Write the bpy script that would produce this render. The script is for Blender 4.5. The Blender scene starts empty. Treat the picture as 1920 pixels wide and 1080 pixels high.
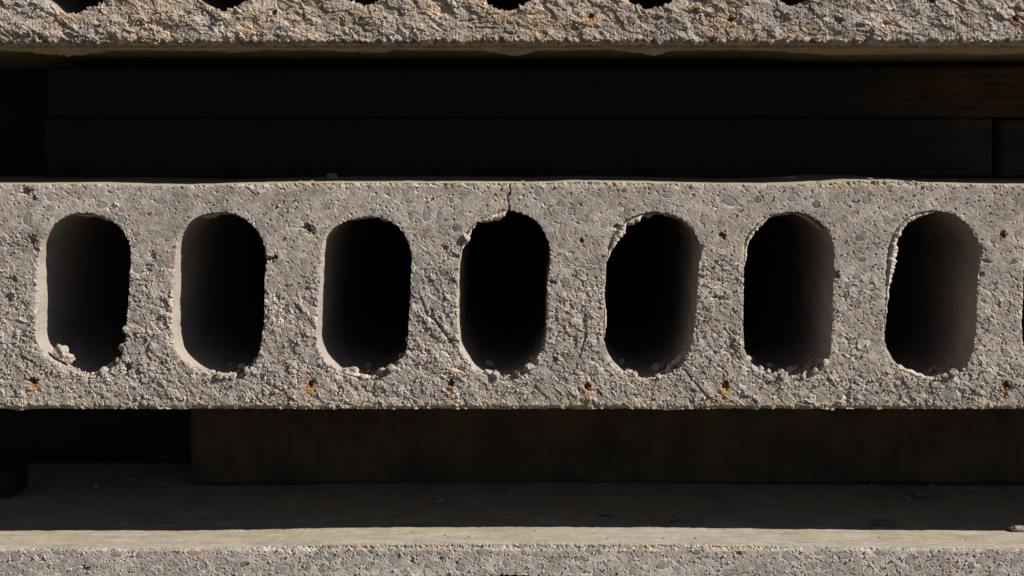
import bpy, math, random
import numpy as np
from mathutils import Vector

C = bpy.context.scene
random.seed(7)

# ------------------------------------------------------------------ camera
S = 0.00052            # metres on the slab face per photograph pixel
D = 1.60               # camera distance from the slab faces
VX, VY = 1000.0, 265.0 # where the camera axis meets the face plane
def wx(u): return (u - 960.0) * S
def wz(v): return (540.0 - v) * S
cam_d = bpy.data.cameras.new("camera"); cam = bpy.data.objects.new("camera", cam_d)
C.collection.objects.link(cam); C.camera = cam
cam.location = (wx(VX), -D, wz(VY)); cam.rotation_euler = (math.radians(90), 0, 0)
cam_d.sensor_width = 36.0
cam_d.lens = 36.0 * D / (1920 * S)
cam_d.shift_x = (960 - VX) / 1920.0
cam_d.shift_y = -(540 - VY) / 1920.0
cam_d.clip_end = 500.0; cam_d.clip_start = 0.05

# ------------------------------------------------------------------ light
SUN = Vector((-2.4, 1.0, -1.85)).normalized()
world = bpy.data.worlds.new("World"); C.world = world; world.use_nodes = True
wn = world.node_tree; bg = wn.nodes["Background"]
sky = wn.nodes.new("ShaderNodeTexSky"); sky.sky_type = 'NISHITA'; sky.sun_disc = False
sky.sun_elevation = math.asin(-SUN.z)
sky.sun_rotation = math.atan2(-SUN.x, -SUN.y)
sky.altitude = 1500.0; sky.air_density = 0.5; sky.dust_density = 0.2; sky.ozone_density = 0.6
wn.links.new(sky.outputs[0], bg.inputs[0]); bg.inputs[1].default_value = 0.05
sl = bpy.data.lights.new("sun", 'SUN'); sl.energy = 5.0; sl.angle = math.radians(0.5); sl.color = (1.0, 0.93, 0.865)
so = bpy.data.objects.new("sun", sl); C.collection.objects.link(so)
so.rotation_euler = SUN.to_track_quat('-Z', 'Y').to_euler(); so.location = (2, -2, 3)
C.view_settings.view_transform = 'Standard'; C.view_settings.look = 'None'
C.view_settings.exposure = 0.42; C.view_settings.gamma = 1.0

# ------------------------------------------------------------------ numpy noise
def _tab(seed):
    r = np.random.RandomState(seed); return r
_G = {}
def gnoise(x, y, seed=0):
    if seed not in _G:
        a = np.random.RandomState(seed + 1000).rand(256, 256) * 2 * np.pi
        _G[seed] = (np.cos(a), np.sin(a))
    gx, gy = _G[seed]
    xi = np.floor(x).astype(np.int64); yi = np.floor(y).astype(np.int64)
    fx = x - xi; fy = y - yi
    sx = fx * fx * fx * (fx * (fx * 6 - 15) + 10); sy = fy * fy * fy * (fy * (fy * 6 - 15) + 10)
    def g(i, j):
        a = (xi + i) & 255; b = (yi + j) & 255
        return gx[a, b] * (fx - i) + gy[a, b] * (fy - j)
    n0 = g(0, 0) * (1 - sx) + g(1, 0) * sx
    n1 = g(0, 1) * (1 - sx) + g(1, 1) * sx
    return (n0 * (1 - sy) + n1 * sy) * 1.5
def fbm(x, y, seed=0, o=3):
    s = 0; a = 1.0; t = 0
    for k in range(o):
        s = s + a * gnoise(x * 2 ** k + 17.3 * k, y * 2 ** k - 9.1 * k, seed + k); t += a; a *= 0.5
    return s / t
_W = {}
def worley(x, y, seed=0):
    if seed not in _W:
        r = np.random.RandomState(seed + 5000); _W[seed] = (r.rand(256, 256), r.rand(256, 256), r.rand(256, 256))
    jx, jy, rr = _W[seed]
    xi = np.floor(x).astype(np.int64); yi = np.floor(y).astype(np.int64)
    f1 = np.full(x.shape, 9.0); f2 = np.full(x.shape, 9.0); rid = np.zeros(x.shape)
    for i in (-1, 0, 1):
        for j in (-1, 0, 1):
            a = (xi + i) & 255; b = (yi + j) & 255
            d = np.hypot(xi + i + jx[a, b] - x, yi + j + jy[a, b] - y)
            m = d < f1
            f2 = np.where(m, f1, np.minimum(f2, d)); rid = np.where(m, rr[a, b], rid); f1 = np.where(m, d, f1)
    return f1, f2, rid
def sst(a, b, x):
    t = np.clip((x - a) / (b - a), 0, 1); return t * t * (3 - 2 * t)
def facet(x, y, seed=0):
    """angular broken facets: every cell a tilted plane with its own height; returns height, F2-F1"""
    worley(np.zeros(1), np.zeros(1), seed); jx, jy, rr = _W[seed]
    xi = np.floor(x).astype(np.int64); yi = np.floor(y).astype(np.int64)
    f1 = np.full(x.shape, 9.0); f2 = np.full(x.shape, 9.0); hh = np.zeros(x.shape)
    for i in (-1, 0, 1):
        for j in (-1, 0, 1):
            a = (xi + i) & 255; b = (yi + j) & 255
            dx = x - (xi + i + jx[a, b]); dy = y - (yi + j + jy[a, b]); d = np.hypot(dx, dy); m = d < f1
            an = rr[a, b] * 47.0; sl = (rr[a, b] * 13.7) % 1.0
            pl = (np.cos(an) * dx + np.sin(an) * dy) * (0.3 + sl) + (rr[a, b] - 0.5)
            f2 = np.where(m, f1, np.minimum(f2, d)); hh = np.where(m, pl, hh); f1 = np.where(m, d, f1)
    return hh, f2 - f1
def grain(x, y, seed):
    f1, f2, r = worley(x, y, seed)
    return (1 - np.clip(f1, 0, 1) ** 2) * (0.35 + 0.65 * r) + 0.35 * np.clip(f2 - f1, 0, 0.5) + 0.55 * (r - 0.5)

# ------------------------------------------------------------------ materials
def nodes_of(name):
    m = bpy.data.materials.new(name); m.use_nodes = True
    nt = m.node_tree; return m, nt, nt.nodes["Principled BSDF"]
def N(nt, t, **k):
    n = nt.nodes.new(t)
    for a, b in k.items(): setattr(n, a, b)
    return n
def ramp(nt, fac, stops):
    r = N(nt, "ShaderNodeValToRGB"); e = r.color_ramp.elements
    while len(e) < len(stops): e.new(0.5)
    for i, (p, c) in enumerate(stops): e[i].position = p; e[i].color = (*c, 1)
    nt.links.new(fac, r.inputs[0]); return r.outputs[0]
def mul(nt, a, b, f=1.0, mode='MULTIPLY'):
    m = N(nt, "ShaderNodeMix", data_type='RGBA', blend_type=mode); m.inputs[0].default_value = f
    nt.links.new(a, m.inputs[6]); nt.links.new(b, m.inputs[7]); return m.outputs[2]
def noise(nt, co, scale, det=6, rough=0.6, dist=0.0):
    n = N(nt, "ShaderNodeTexNoise"); n.inputs["Scale"].default_value = scale; n.inputs["Detail"].default_value = det
    n.inputs["Roughness"].default_value = rough; n.inputs["Distortion"].default_value = dist
    nt.links.new(co, n.inputs["Vector"]); return n.outputs["Fac"]
def voro(nt, co, scale):
    n = N(nt, "ShaderNodeTexVoronoi"); n.inputs["Scale"].default_value = scale
    nt.links.new(co, n.inputs["Vector"]); return n
def mapping(nt, co, sc, rot=(0, 0, 0)):
    m = N(nt, "ShaderNodeMapping"); m.inputs["Scale"].default_value = sc; m.inputs["Rotation"].default_value = rot
    nt.links.new(co, m.inputs["Vector"]); return m.outputs[0]
def bump(nt, h, b, strength, dist, prev=None):
    n = N(nt, "ShaderNodeBump"); n.inputs["Strength"].default_value = strength; n.inputs["Distance"].default_value = dist
    nt.links.new(h, n.inputs["Height"])
    if prev is not None: nt.links.new(prev, n.inputs["Normal"])
    if b is not None: nt.links.new(n.outputs[0], b.inputs["Normal"])
    return n.outputs[0]

def face_material():
    m, nt, b = nodes_of("broken_concrete")
    co = N(nt, "ShaderNodeTexCoord").outputs["Object"]
    at = N(nt, "ShaderNodeAttribute", attribute_name="tint").outputs["Color"]
    v = voro(nt, co, 620)                                     # sand grains about 1.6 mm
    sand = ramp(nt, v.outputs["Color"], [(0.0, (.70, .66, .61)), (0.3, (.92, .91, .9)), (0.62, (1.05, 1.03, 1.0)), (0.9, (1.2, 1.18, 1.12)), (1, (1.38, 1.36, 1.3))])
    mot = ramp(nt, noise(nt, co, 90, 5, 0.65), [(0.25, (.72, .69, .66)), (0.5, (1, 1, 1)), (0.75, (1.2, 1.21, 1.22))])
    fine = ramp(nt, noise(nt, co, 900, 3, 0.7), [(0.25, (.75, .74, .73)), (0.55, (1, 1, 1)), (0.8, (1.2, 1.2, 1.18))])
    c = mul(nt, at, sand); c = mul(nt, c, mot); c = mul(nt, c, fine)
    nt.links.new(c, b.inputs["Base Color"]); b.inputs["Roughness"].default_value = 0.93
    b.inputs["Specular IOR Level"].default_value = 0.25
    n1 = bump(nt, noise(nt, co, 700, 4, 0.7), None, 0.38, 0.0008)
    bump(nt, v.outputs["Distance"], b, 0.22, 0.0008, n1)
    return m
def wall_material(name="extruded_concrete", sc=(0.14, 1, 0.14)):
    m, nt, b = nodes_of(name)
    co = N(nt, "ShaderNodeTexCoord").outputs["Object"]
    at = N(nt, "ShaderNodeAttribute", attribute_name="tint").outputs["Color"]
    st = mapping(nt, co, sc)
    mot = ramp(nt, noise(nt, st, 70, 6, 0.65), [(0.25, (.78, .76, .73)), (0.5, (1, 1, 1)), (0.8, (1.12, 1.13, 1.13))])
    gr = ramp(nt, noise(nt, co, 420, 4, 0.75), [(0.25, (.8, .8, .79)), (0.55, (1, 1, 1)), (0.8, (1.1, 1.1, 1.1))])
    c = mul(nt, mul(nt, at, mot), gr)
    nt.links.new(c, b.inputs["Base Color"]); b.inputs["Roughness"].default_value = 0.88
    b.inputs["Specular IOR Level"].default_value = 0.3
    if sc[0] > sc[1] or name.startswith("trowel"):                 # pores and trowel drag on the formed surfaces
        pv = voro(nt, co, 150); pr = ramp(nt, pv.outputs["Distance"], [(0.05, (.35, .32, .28)), (0.16, (1, 1, 1))])
        pk = ramp(nt, noise(nt, co, 55, 3, .6), [(0.52, (1, 1, 1)), (0.60, (0, 0, 0))])
        mx = N(nt, "ShaderNodeMix", data_type='RGBA'); nt.links.new(pk, mx.inputs[0]); nt.links.new(pr, mx.inputs[6]); mx.inputs[7].default_value = (1, 1, 1, 1)
        drag = ramp(nt, noise(nt, mapping(nt, co, (.10, 1, 1)), 330, 6, .75, .3), [(0.3, (.76, .73, .68)), (0.5, (1, 1, 1)), (0.7, (1.16, 1.15, 1.13))])
        nt.links.new(mul(nt, mul(nt, c, mx.outputs[2]), drag), b.inputs["Base Color"])
    n1 = bump(nt, noise(nt, st, 260, 5, 0.7), None, 0.75, 0.0014)
    bump(nt, noise(nt, co, 600, 3, 0.7), b, 0.35, 0.0006, n1)
    return m
def stone_material():
    m, nt, b = nodes_of("aggregate")
    co = N(nt, "ShaderNodeTexCoord").outputs["Object"]
    geo = N(nt, "ShaderNodeNewGeometry").outputs["Position"]
    oi = N(nt, "ShaderNodeObjectInfo").outputs["Color"]
    mot = ramp(nt, noise(nt, geo, 240, 6, 0.7, 0.4), [(0.25, (.68, .68, .68)), (0.5, (1, 1, 1)), (0.78, (1.4, 1.38, 1.34))])
    sp = ramp(nt, noise(nt, geo, 1100, 2, 0.7), [(0.3, (.72, .72, .72)), (0.55, (1, 1, 1)), (0.75, (1.35, 1.33, 1.3))])
    nt.links.new(mul(nt, mul(nt, oi, mot), sp), b.inputs["Base Color"]); b.inputs["Roughness"].default_value = 0.75
    bump(nt, noise(nt, geo, 600, 4, 0.7), b, 0.5, 0.0007)
    return m
def wood_material(name, c1, c2, axis=0, lit_end=None):
    m, nt, b = nodes_of(name)
    co = N(nt, "ShaderNodeTexCoord").outputs["Object"]
    st = mapping(nt, co, (1, 1, .06) if axis == 2 else (.05, 1, 1))
    g = ramp(nt, noise(nt, st, 160, 7, 0.65, 0.6), [(0.3, c1), (0.7, c2)])
    bl = ramp(nt, noise(nt, co, 16, 5, 0.6), [(0.3, (.35, .33, .3)), (0.6, (1, 1, 1)), (0.8, (1.25, 1.15, 1.0))])
    cw = mul(nt, g, bl)
    if lit_end:                                                        # painted shade: near black, lightening to browner wood towards the right end
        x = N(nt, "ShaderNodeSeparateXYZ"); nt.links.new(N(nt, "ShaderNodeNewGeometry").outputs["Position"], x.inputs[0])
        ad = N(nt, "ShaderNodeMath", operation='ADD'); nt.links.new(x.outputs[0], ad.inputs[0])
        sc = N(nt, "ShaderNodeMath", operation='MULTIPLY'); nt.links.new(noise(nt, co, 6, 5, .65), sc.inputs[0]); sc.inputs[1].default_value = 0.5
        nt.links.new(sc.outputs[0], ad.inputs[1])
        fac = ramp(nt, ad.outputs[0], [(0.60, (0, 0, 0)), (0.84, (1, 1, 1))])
        g2 = ramp(nt, noise(nt, st, 160, 7, 0.65, 0.6), [(0.3, lit_end[0]), (0.7, lit_end[1])])
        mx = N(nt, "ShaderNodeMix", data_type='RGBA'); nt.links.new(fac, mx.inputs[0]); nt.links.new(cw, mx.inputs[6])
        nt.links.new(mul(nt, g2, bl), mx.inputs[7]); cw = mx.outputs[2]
    nt.links.new(cw, b.inputs["Base Color"]); b.inputs["Roughness"].default_value = 0.85
    bump(nt, noise(nt, st, 300, 6, 0.7), b, 0.7, 0.0015)
    return m
def rust_material():
    m, nt, b = nodes_of("rusty_steel")
    co = N(nt, "ShaderNodeNewGeometry").outputs["Position"]
    nt.links.new(ramp(nt, noise(nt, co, 500, 5, 0.7), [(0.3, (.035, .012, .007)), (0.5, (.22, .055, .012)), (0.7, (.5, .2, .03))]), b.inputs["Base Color"])
    b.inputs["Roughness"].default_value = 0.9
    bump(nt, noise(nt, co, 900, 4, 0.7), b, 0.8, 0.001)
    return m
def ground_material():
    m, nt, b = nodes_of("dry_ground")
    co = N(nt, "ShaderNodeTexCoord").outputs["Object"]
    nt.links.new(ramp(nt, noise(nt, co, 9, 9, 0.7), [(0.3, (.05, .04, .03)), (0.55, (.10, .08, .06)), (0.75, (.16, .14, .11))]), b.inputs["Base Color"])
    b.inputs["Roughness"].default_value = 0.95
    bump(nt, noise(nt, co, 60, 8, 0.7), b, 0.8, 0.01)
    return m
M_face = face_material(); M_wall = wall_material(); M_skin = wall_material("trowelled_concrete", (0.22, 1, 1)); M_stone = stone_material(); M_rust = rust_material()
M_wood = wood_material("weathered_timber", (.028, .018, .009), (.085, .055, .026), 0)
M_wood_up = wood_material("sawn_timber", (.065, .036, .012), (.10, .06, .022), 2)
M_orange = wood_material("orange_stained_shaded_timber", (.006, .004, .002), (.014, .008, .003), 0, ((.03, .013, .002), (.14, .055, .010)))  # first pair has the gap's shade painted in, last pair the orange right end
M_wood_dark = wood_material("shade_painted_timber", (.005, .004, .002), (.015, .010, .004), 0, ((.018, .012, .005), (.075, .05, .024)))  # near-black pair imitates shade in the gap; last pair is the browner end
M_ground = ground_material()

# ------------------------------------------------------------------ object helpers
def np_mesh(name, co, faces_list, mat_idx=None, mats=(), smooth=None, tint=None):
    """faces_list: list of int arrays (n,3) or (n,4)"""
    me = bpy.data.meshes.new(name)
    loops = np.concatenate([f.ravel() for f in faces_list]).astype(np.int32)
    tot = np.concatenate([np.full(len(f), f.shape[1], np.int32) for f in faces_list])
    start = np.concatenate([[0], np.cumsum(tot)[:-1]]).astype(np.int32)
    me.vertices.add(len(co)); me.vertices.foreach_set("co", np.ascontiguousarray(co, np.float32).ravel())
    me.loops.add(len(loops)); me.loops.foreach_set("vertex_index", loops)
    me.polygons.add(len(tot)); me.polygons.foreach_set("loop_start", start); me.polygons.foreach_set("loop_total", tot)
    for m in mats: me.materials.append(m)
    if mat_idx is not None: me.polygons.foreach_set("material_index", mat_idx.astype(np.int32))
    me.update(calc_edges=True); me.validate()
    if smooth is not None: me.polygons.foreach_set("use_smooth", smooth[:len(me.polygons)])
    if tint is not None:
        a = me.attributes.new("tint", 'FLOAT_COLOR', 'POINT')
        a.data.foreach_set("color", np.concatenate([tint, np.ones((len(tint), 1))], 1).astype(np.float32).ravel())
    return me
def link(name, me, parent=None, loc=None):
    o = bpy.data.objects.new(name, me); C.collection.objects.link(o)
    if parent is not None: o.parent = parent
    if loc is not None: o.location = loc
    return o
def tag(o, label=None, cat=None, group=None, kind=None):
    if label: o["label"] = label
    if cat: o["category"] = cat
    if group: o["group"] = group
    if kind: o["kind"] = kind
    return o

# ------------------------------------------------------------------ slab builder (photograph pixel units on the face plane)
def spline(pts, k=5):
    p = np.array(pts, float); n = len(p); out = []
    for i in range(n):
        a, b, c, d = p[i - 1], p[i], p[(i + 1) % n], p[(i + 2) % n]
        for t in np.arange(k) / k:
            out.append(0.5 * ((2 * b) + (c - a) * t + (2 * a - 5 * b + 4 * c - d) * t * t + (3 * b - a - 3 * c + d) * t ** 3))
    return np.array(out)
def poly_query(P, poly):
    """signed distance (positive outside the hole), nearest point, outward normal"""
    n = len(poly); A = poly; B = np.roll(poly, -1, 0)
    best = np.full(len(P), 1e9); near = np.zeros_like(P); nor = np.zeros_like(P); inside = np.zeros(len(P), bool)
    area = np.sum(A[:, 0] * B[:, 1] - B[:, 0] * A[:, 1]); sg = 1 if area > 0 else -1
    for i in range(n):
        a, b = A[i], B[i]; e = b - a; L = e @ e
        t = np.clip(((P - a) @ e) / L, 0, 1); q = a + t[:, None] * e
        d = np.hypot(P[:, 0] - q[:, 0], P[:, 1] - q[:, 1]); m = d < best
        best[m] = d[m]; near[m] = q[m]; nor[m] = np.array([e[1], -e[0]]) * sg / math.sqrt(L)
        c = (a[1] > P[:, 1]) != (b[1] > P[:, 1])
        if a[1] != b[1]:
            xx = (b[0] - a[0]) * (P[:, 1] - a[1]) / (b[1] - a[1]) + a[0]
            inside ^= c & (P[:, 0] < xx)
    return np.where(inside, -best, best), near, nor

STEPS = np.array([0.5, 1.2, 2.2, 3.6, 5.5, 8, 11, 15, 20, 26, 33, 41, 50, 60, 70, 82, 95, 110, 130, 155, 190, 230, 270, 320, 400, 600, 1000, 1600, 2400]) / 1000.0
U0, U1 = -1300.0, 3200.0  # slabs widened out of view to block sun and sky from the sides

def build_slab(us, vs, v_top, v_bot, top_wave, bot_wave, holes, height, tintf, side_tint, under=None, ragged=1.0, STEPS=STEPS, edge_amp=1.0):
    """height(u,v,sd) -> metres toward the camera; top_wave/bot_wave(u) -> pixel offset of the edge"""
    UU, VV = np.meshgrid(us, vs); nr, nc = UU.shape
    du = np.gradient(us); dv = np.gradient(vs); cell = np.maximum(du[None, :], dv[:, None]).ravel()
    wt = top_wave(us)[None, :] * sst(v_top + 45, v_top, VV) + bot_wave(us)[None, :] * sst(v_bot - 40, v_bot, VV)
    P = np.stack([UU.ravel(), (VV + wt).ravel()], 1)
    sd = np.full(len(P), 1e3); hole_id = np.full(len(P), -1); nearC = P.copy(); norm = np.zeros_like(P)
    for hi, poly in enumerate(holes):
        lo = poly.min(0) - 30; hi_ = poly.max(0) + 30
        idx = np.where((P[:, 0] > lo[0]) & (P[:, 0] < hi_[0]) & (P[:, 1] > lo[1]) & (P[:, 1] < hi_[1]))[0]
        s, q, nn = poly_query(P[idx], poly)
        better = s < sd[idx]; ii = idx[better]
        sd[ii] = s[better]; nearC[ii] = q[better]; norm[ii] = nn[better]; hole_id[ii] = hi
    snap = np.abs(sd) < 0.5 * cell
    P[snap] = nearC[snap]; sd[snap] = 0
    keep = sd >= 0
    clean = P.copy()
    P = P.copy(); e_n = 0.9 * gnoise(P[:, 0] / 8, P[:, 0] * 0 + v_top, 340) + 0.7 * gnoise(P[:, 0] / 3.3, P[:, 0] * 0 + v_top, 341)
    rowi = np.repeat(np.arange(nr), nc); P[:, 1] += e_n * edge_amp * (np.clip(1 - rowi / 5.0, 0, 1) - np.clip(1 - (nr - 1 - rowi) / 5.0, 0, 1) * 1.2)
    # ragged rim
    u, v = P[:, 0], P[:, 1]
    w = np.clip(1 - sd / 9.0, 0, 1) * (sd < 9)
    rn = 1.5 * fbm(u / 22, v / 22, 3) + 1.6 * fbm(u / 8, v / 8, 4, 2) + 1.0 * gnoise(u / 3.6, v / 3.6, 5)
    bottomness = sst(610, 700, v) if v_top > 200 and v_top < 600 else 0.5
    P = P + norm * (w * rn * ragged * (0.8 + 0.9 * bottomness))[:, None]
    h = height(P[:, 0], P[:, 1], sd)
    # faces
    idx = np.arange(nr * nc).reshape(nr, nc)
    a = idx[:-1, :-1].ravel(); b = idx[:-1, 1:].ravel(); c = idx[1:, 1:].ravel(); d = idx[1:, :-1].ravel()
    K = keep[a].astype(int) + keep[b] + keep[c] + keep[d]
    q = np.stack([a, d, c, b], 1)
    quads = q[K == 4]
    t3 = q[K == 3]; kk = keep[t3]
    tri = np.array([r[k] for r, k in zip(t3, kk)]).reshape(-1, 3) if len(t3) else np.zeros((0, 3), int)
    # boundary edges
    def edges(F):
        n = F.shape[1]; return np.concatenate([np.stack([F[:, i], F[:, (i + 1) % n]], 1) for i in range(n)])
    E = np.concatenate([edges(quads), edges(tri)]) if len(tri) else edges(quads)
    key = np.sort(E, 1); code = key[:, 0].astype(np.int64) * (nr * nc) + key[:, 1]
    uq, inv, cnt = np.unique(code, return_inverse=True, return_counts=True)
    BE = E[cnt[inv] == 1]
    bv = np.unique(BE); rid = -np.ones(nr * nc, int); rid[bv] = np.arange(len(bv)); nb = len(bv)
    # side rings
    base = nr * nc
    bu, bvv, bh = P[bv, 0], P[bv, 1], h[bv]
    ishole = sd[bv] < 1.0
    row = bv // nc; istop = (~ishole) & (row == 0); isbot = (~ishole) & (row == nr - 1)
    rings = []; tints = []
    cu, cv = clean[bv, 0], clean[bv, 1]; nn = norm[bv]
    for j, t in enumerate(STEPS):
        f = 1 - sst(0.004, 0.03, t)
        y = -bh * f + t
        k = sst(0.0, 0.012, t)
        uu = bu * (1 - k) + cu * k; vv = bvv * (1 - k) + cv * k
        wav = 1.3 * gnoise(cu / 26 + t * 3, cv / 26, 31) + 0.7 * fbm(cu / 7 + t * 18, cv / 7 + t * 5, 32, 2)
        off = np.where(ishole, wav * k, 0)
        uu = uu + nn[:, 0] * off; vv = vv + nn[:, 1] * off
        tw = 0.9 * fbm(cu / 70, np.full_like(cu, t * 30), 41, 3) + 0.25 * gnoise(cu / 14, np.full_like(cu, t * 60), 42)
        vv = vv + np.where(istop, tw * sst(0.0, 0.004, t), 0) + np.where(isbot, tw * 0.7, 0)
        if under is not None: vv = vv + np.where(isbot, under(cu, t), 0)
        rings.append(np.stack([wx(uu), y, wz(vv)], 1))
        tints.append(side_tint(cu, cv, t, ishole, istop, isbot))
    allco = [np.stack([wx(P[:, 0]), -h, wz(P[:, 1])], 1)] + rings
    nJ = len(STEPS)
    s = []
    e0, e1 = rid[BE[:, 0]], rid[BE[:, 1]]
    s.append(np.stack([BE[:, 1], BE[:, 0], base + e0, base + e1], 1))
    for j in range(nJ - 1):
        o0 = base + j * nb; o1 = o0 + nb
        s.append(np.stack([o0 + e1, o0 + e0, o1 + e0, o1 + e1], 1))
    side = np.concatenate(s)
    co = np.concatenate(allco)
    # back plate
    k0 = len(co); L = STEPS[-1]
    co = np.concatenate([co, np.array([[wx(U0), L, wz(v_bot)], [wx(U1), L, wz(v_bot)], [wx(U1), L, wz(v_top)], [wx(U0), L, wz(v_top)]])])
    back = np.array([[k0 + 1, k0, k0 + 3, k0 + 2]])
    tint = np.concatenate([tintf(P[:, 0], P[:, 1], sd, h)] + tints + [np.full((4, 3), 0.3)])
    # compact
    used = np.zeros(len(co), bool)
    for F in (quads, tri, side, back): used[F.ravel()] = True
    remap = np.cumsum(used) - 1
    co = co[used]; tint = tint[used]
    F = [remap[quads], remap[tri], remap[side], remap[back]] if len(tri) else [remap[quads], remap[side], remap[back]]
    nf = len(quads) + len(tri)
    mi = np.concatenate([np.zeros(nf), np.tile(np.where(ishole[e0], 1, 2), nJ), [2]])
    sm = np.concatenate([np.zeros(nf, bool), np.ones(len(side), bool), [False]])
    # first rings keep the broken look
    nbE = len(BE); mi[nf:nf + nbE * 3] = 0; sm[nf:nf + nbE * 3] = False
    return np_mesh("slab_body", co, F, mi, (M_face, M_wall, M_skin), sm, np.clip(tint, 0, 1))

def dense(a, b, fine, lo, hi, coarse):
    """coordinates from lo to hi, step fine inside a..b, coarse outside"""
    mid = np.linspace(a, b, int(round((b - a) / fine)) + 1)
    L = np.linspace(lo, a, max(2, int((a - lo) / coarse) + 1))[:-1] if lo < a else np.zeros(0)
    R = np.linspace(b, hi, max(2, int((hi - b) / coarse) + 1))[1:] if hi > b else np.zeros(0)
    return np.concatenate([L, mid, R])
def interp(pts):
    p = np.array(pts, float)
    return lambda u: np.interp(u, p[:, 0], p[:, 1])

# ------------------------------------------------------------------ colours of the embedded stones
PAL = dict(P=(.40, .26, .22), U=(.25, .205, .20), B=(.225, .24, .24), G=(.215, .235, .215), D=(.10, .095, .088), W=(.46, .45, .42),
           O=(.40, .22, .12), K=(.28, .265, .245), R=(.33, .10, .07), Y=(.26, .235, .17))
MID_ST = """95,370,20,20,0,P;50,412,15,25,0,U;66,382,24,12,-15,B;190,385,22,14,0,G;212,397,14,10,30,P;228,412,18,16,0,B;92,392,12,8,0,K;285,437,16,8,5,B;260,506,27,16,8,B;300,496,15,15,40,G;316,497,13,12,0,O;252,459,12,15,20,U;255,440,14,10,0,U;35,610,34,19,10,K
525,372,15,14,0,P;547,375,12,10,0,W;615,388,22,12,-20,U;572,352,12,9,0,P;570,410,16,14,0,U;550,432,22,17,25,W;508,435,16,14,0,B;533,450,10,8,0,O;550,550,12,18,30,P;538,578,11,14,0,R;586,583,20,17,0,W;505,600,12,13,0,P;799,402,15,32,0,G;770,405,9,22,8,G;822,403,9,18,12,G;870,363,22,10,0,B;943,365,16,12,0,O;846,376,10,12,0,Y;854,428,18,15,30,D;835,428,16,12,0,G;802,433,12,5,-20,R;785,445,8,17,-30,P;783,487,17,28,0,G;832,512,22,16,20,D;780,523,18,20,10,B;818,575,26,13,0,K;780,545,14,16,0,U;840,600,14,12,0,K
583,677,15,14,0,G;596,706,16,14,0,G;573,713,15,18,20,P;603,724,6,8,0,R;515,668,14,14,0,P;735,740,18,13,0,G;792,743,24,16,0,G;655,742,22,18,0,P;828,740,22,13,0,U;740,722,25,6,0,G;798,713,12,10,0,G;802,685,12,14,0,P;520,742,14,10,0,P
1050,384,12,10,0,U;1070,397,16,14,0,B;1145,355,22,10,0,K;1170,357,9,9,0,D;1115,365,14,12,0,B;1162,373,14,8,0,P;1100,413,22,10,0,U;1048,383,12,10,0,D;1115,492,18,16,0,B;1060,490,12,10,0,B;1132,423,14,12,0,U;1082,545,14,12,0,U;1100,566,14,12,0,P;1058,528,18,14,0,U;1252,366,24,14,0,B;1368,378,33,19,25,B;1420,375,14,14,-30,D;1322,362,14,8,0,P;1375,406,14,12,0,P;1350,422,14,14,0,G;1328,476,16,17,0,P;1350,485,11,8,45,D;1375,510,14,10,0,K;1330,497,9,9,0,K;1340,607,15,15,0,O;1363,600,12,10,0,K
1487,371,26,20,0,U;1530,384,16,14,15,D;1523,368,13,9,0,K;1596,361,15,14,0,K;1623,376,17,15,35,U;1630,364,9,8,0,D;1582,422,14,14,0,P;1613,446,22,16,0,D;1635,465,22,18,0,B;1598,483,10,10,0,P;1617,488,14,9,-10,D;1590,535,18,12,0,B;1625,505,18,14,0,B;1597,503,16,12,0,W;1603,520,14,10,0,U;1582,598,17,23,0,Y;1611,592,19,25,0,P;1614,614,18,10,0,K;1600,641,15,15,0,K;1890,477,15,8,10,P;1902,490,18,12,-40,D;1885,518,22,14,0,B;1865,451,22,20,0,B;1775,740,37,24,15,B;1729,743,17,11,0,W;1742,730,13,12,0,U;1805,722,10,10,0,P;1825,724,9,9,0,P;1855,665,20,12,-10,G;1885,665,20,11,5,G;1910,745,18,13,0,B;1880,586,9,12,0,P;1650,713,12,10,0,K;1652,754,14,10,0,U
1110,690,17,14,-30,P;1215,725,20,8,0,P;1194,724,10,8,0,P;1030,716,14,12,0,P;1045,690,24,14,0,B;1225,736,14,12,0,K;1130,748,20,10,0,B;1335,696,13,20,0,W;1318,706,17,14,-30,K;1072,625,10,12,0,P;1105,458,10,9,0,K;470,372,12,10,0,P;410,372,12,10,0,G;355,384,14,10,0,K;300,378,18,12,0,B;700,372,14,10,0,K;725,360,12,9,0,U;20,470,16,12,0,B;28,590,16,14,0,K;448,740,14,10,0,B;420,745,14,9,0,P;340,735,14,12,0,P;250,735,20,14,0,K;165,738,14,10,0,U;110,735,18,14,0,K"""
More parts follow.
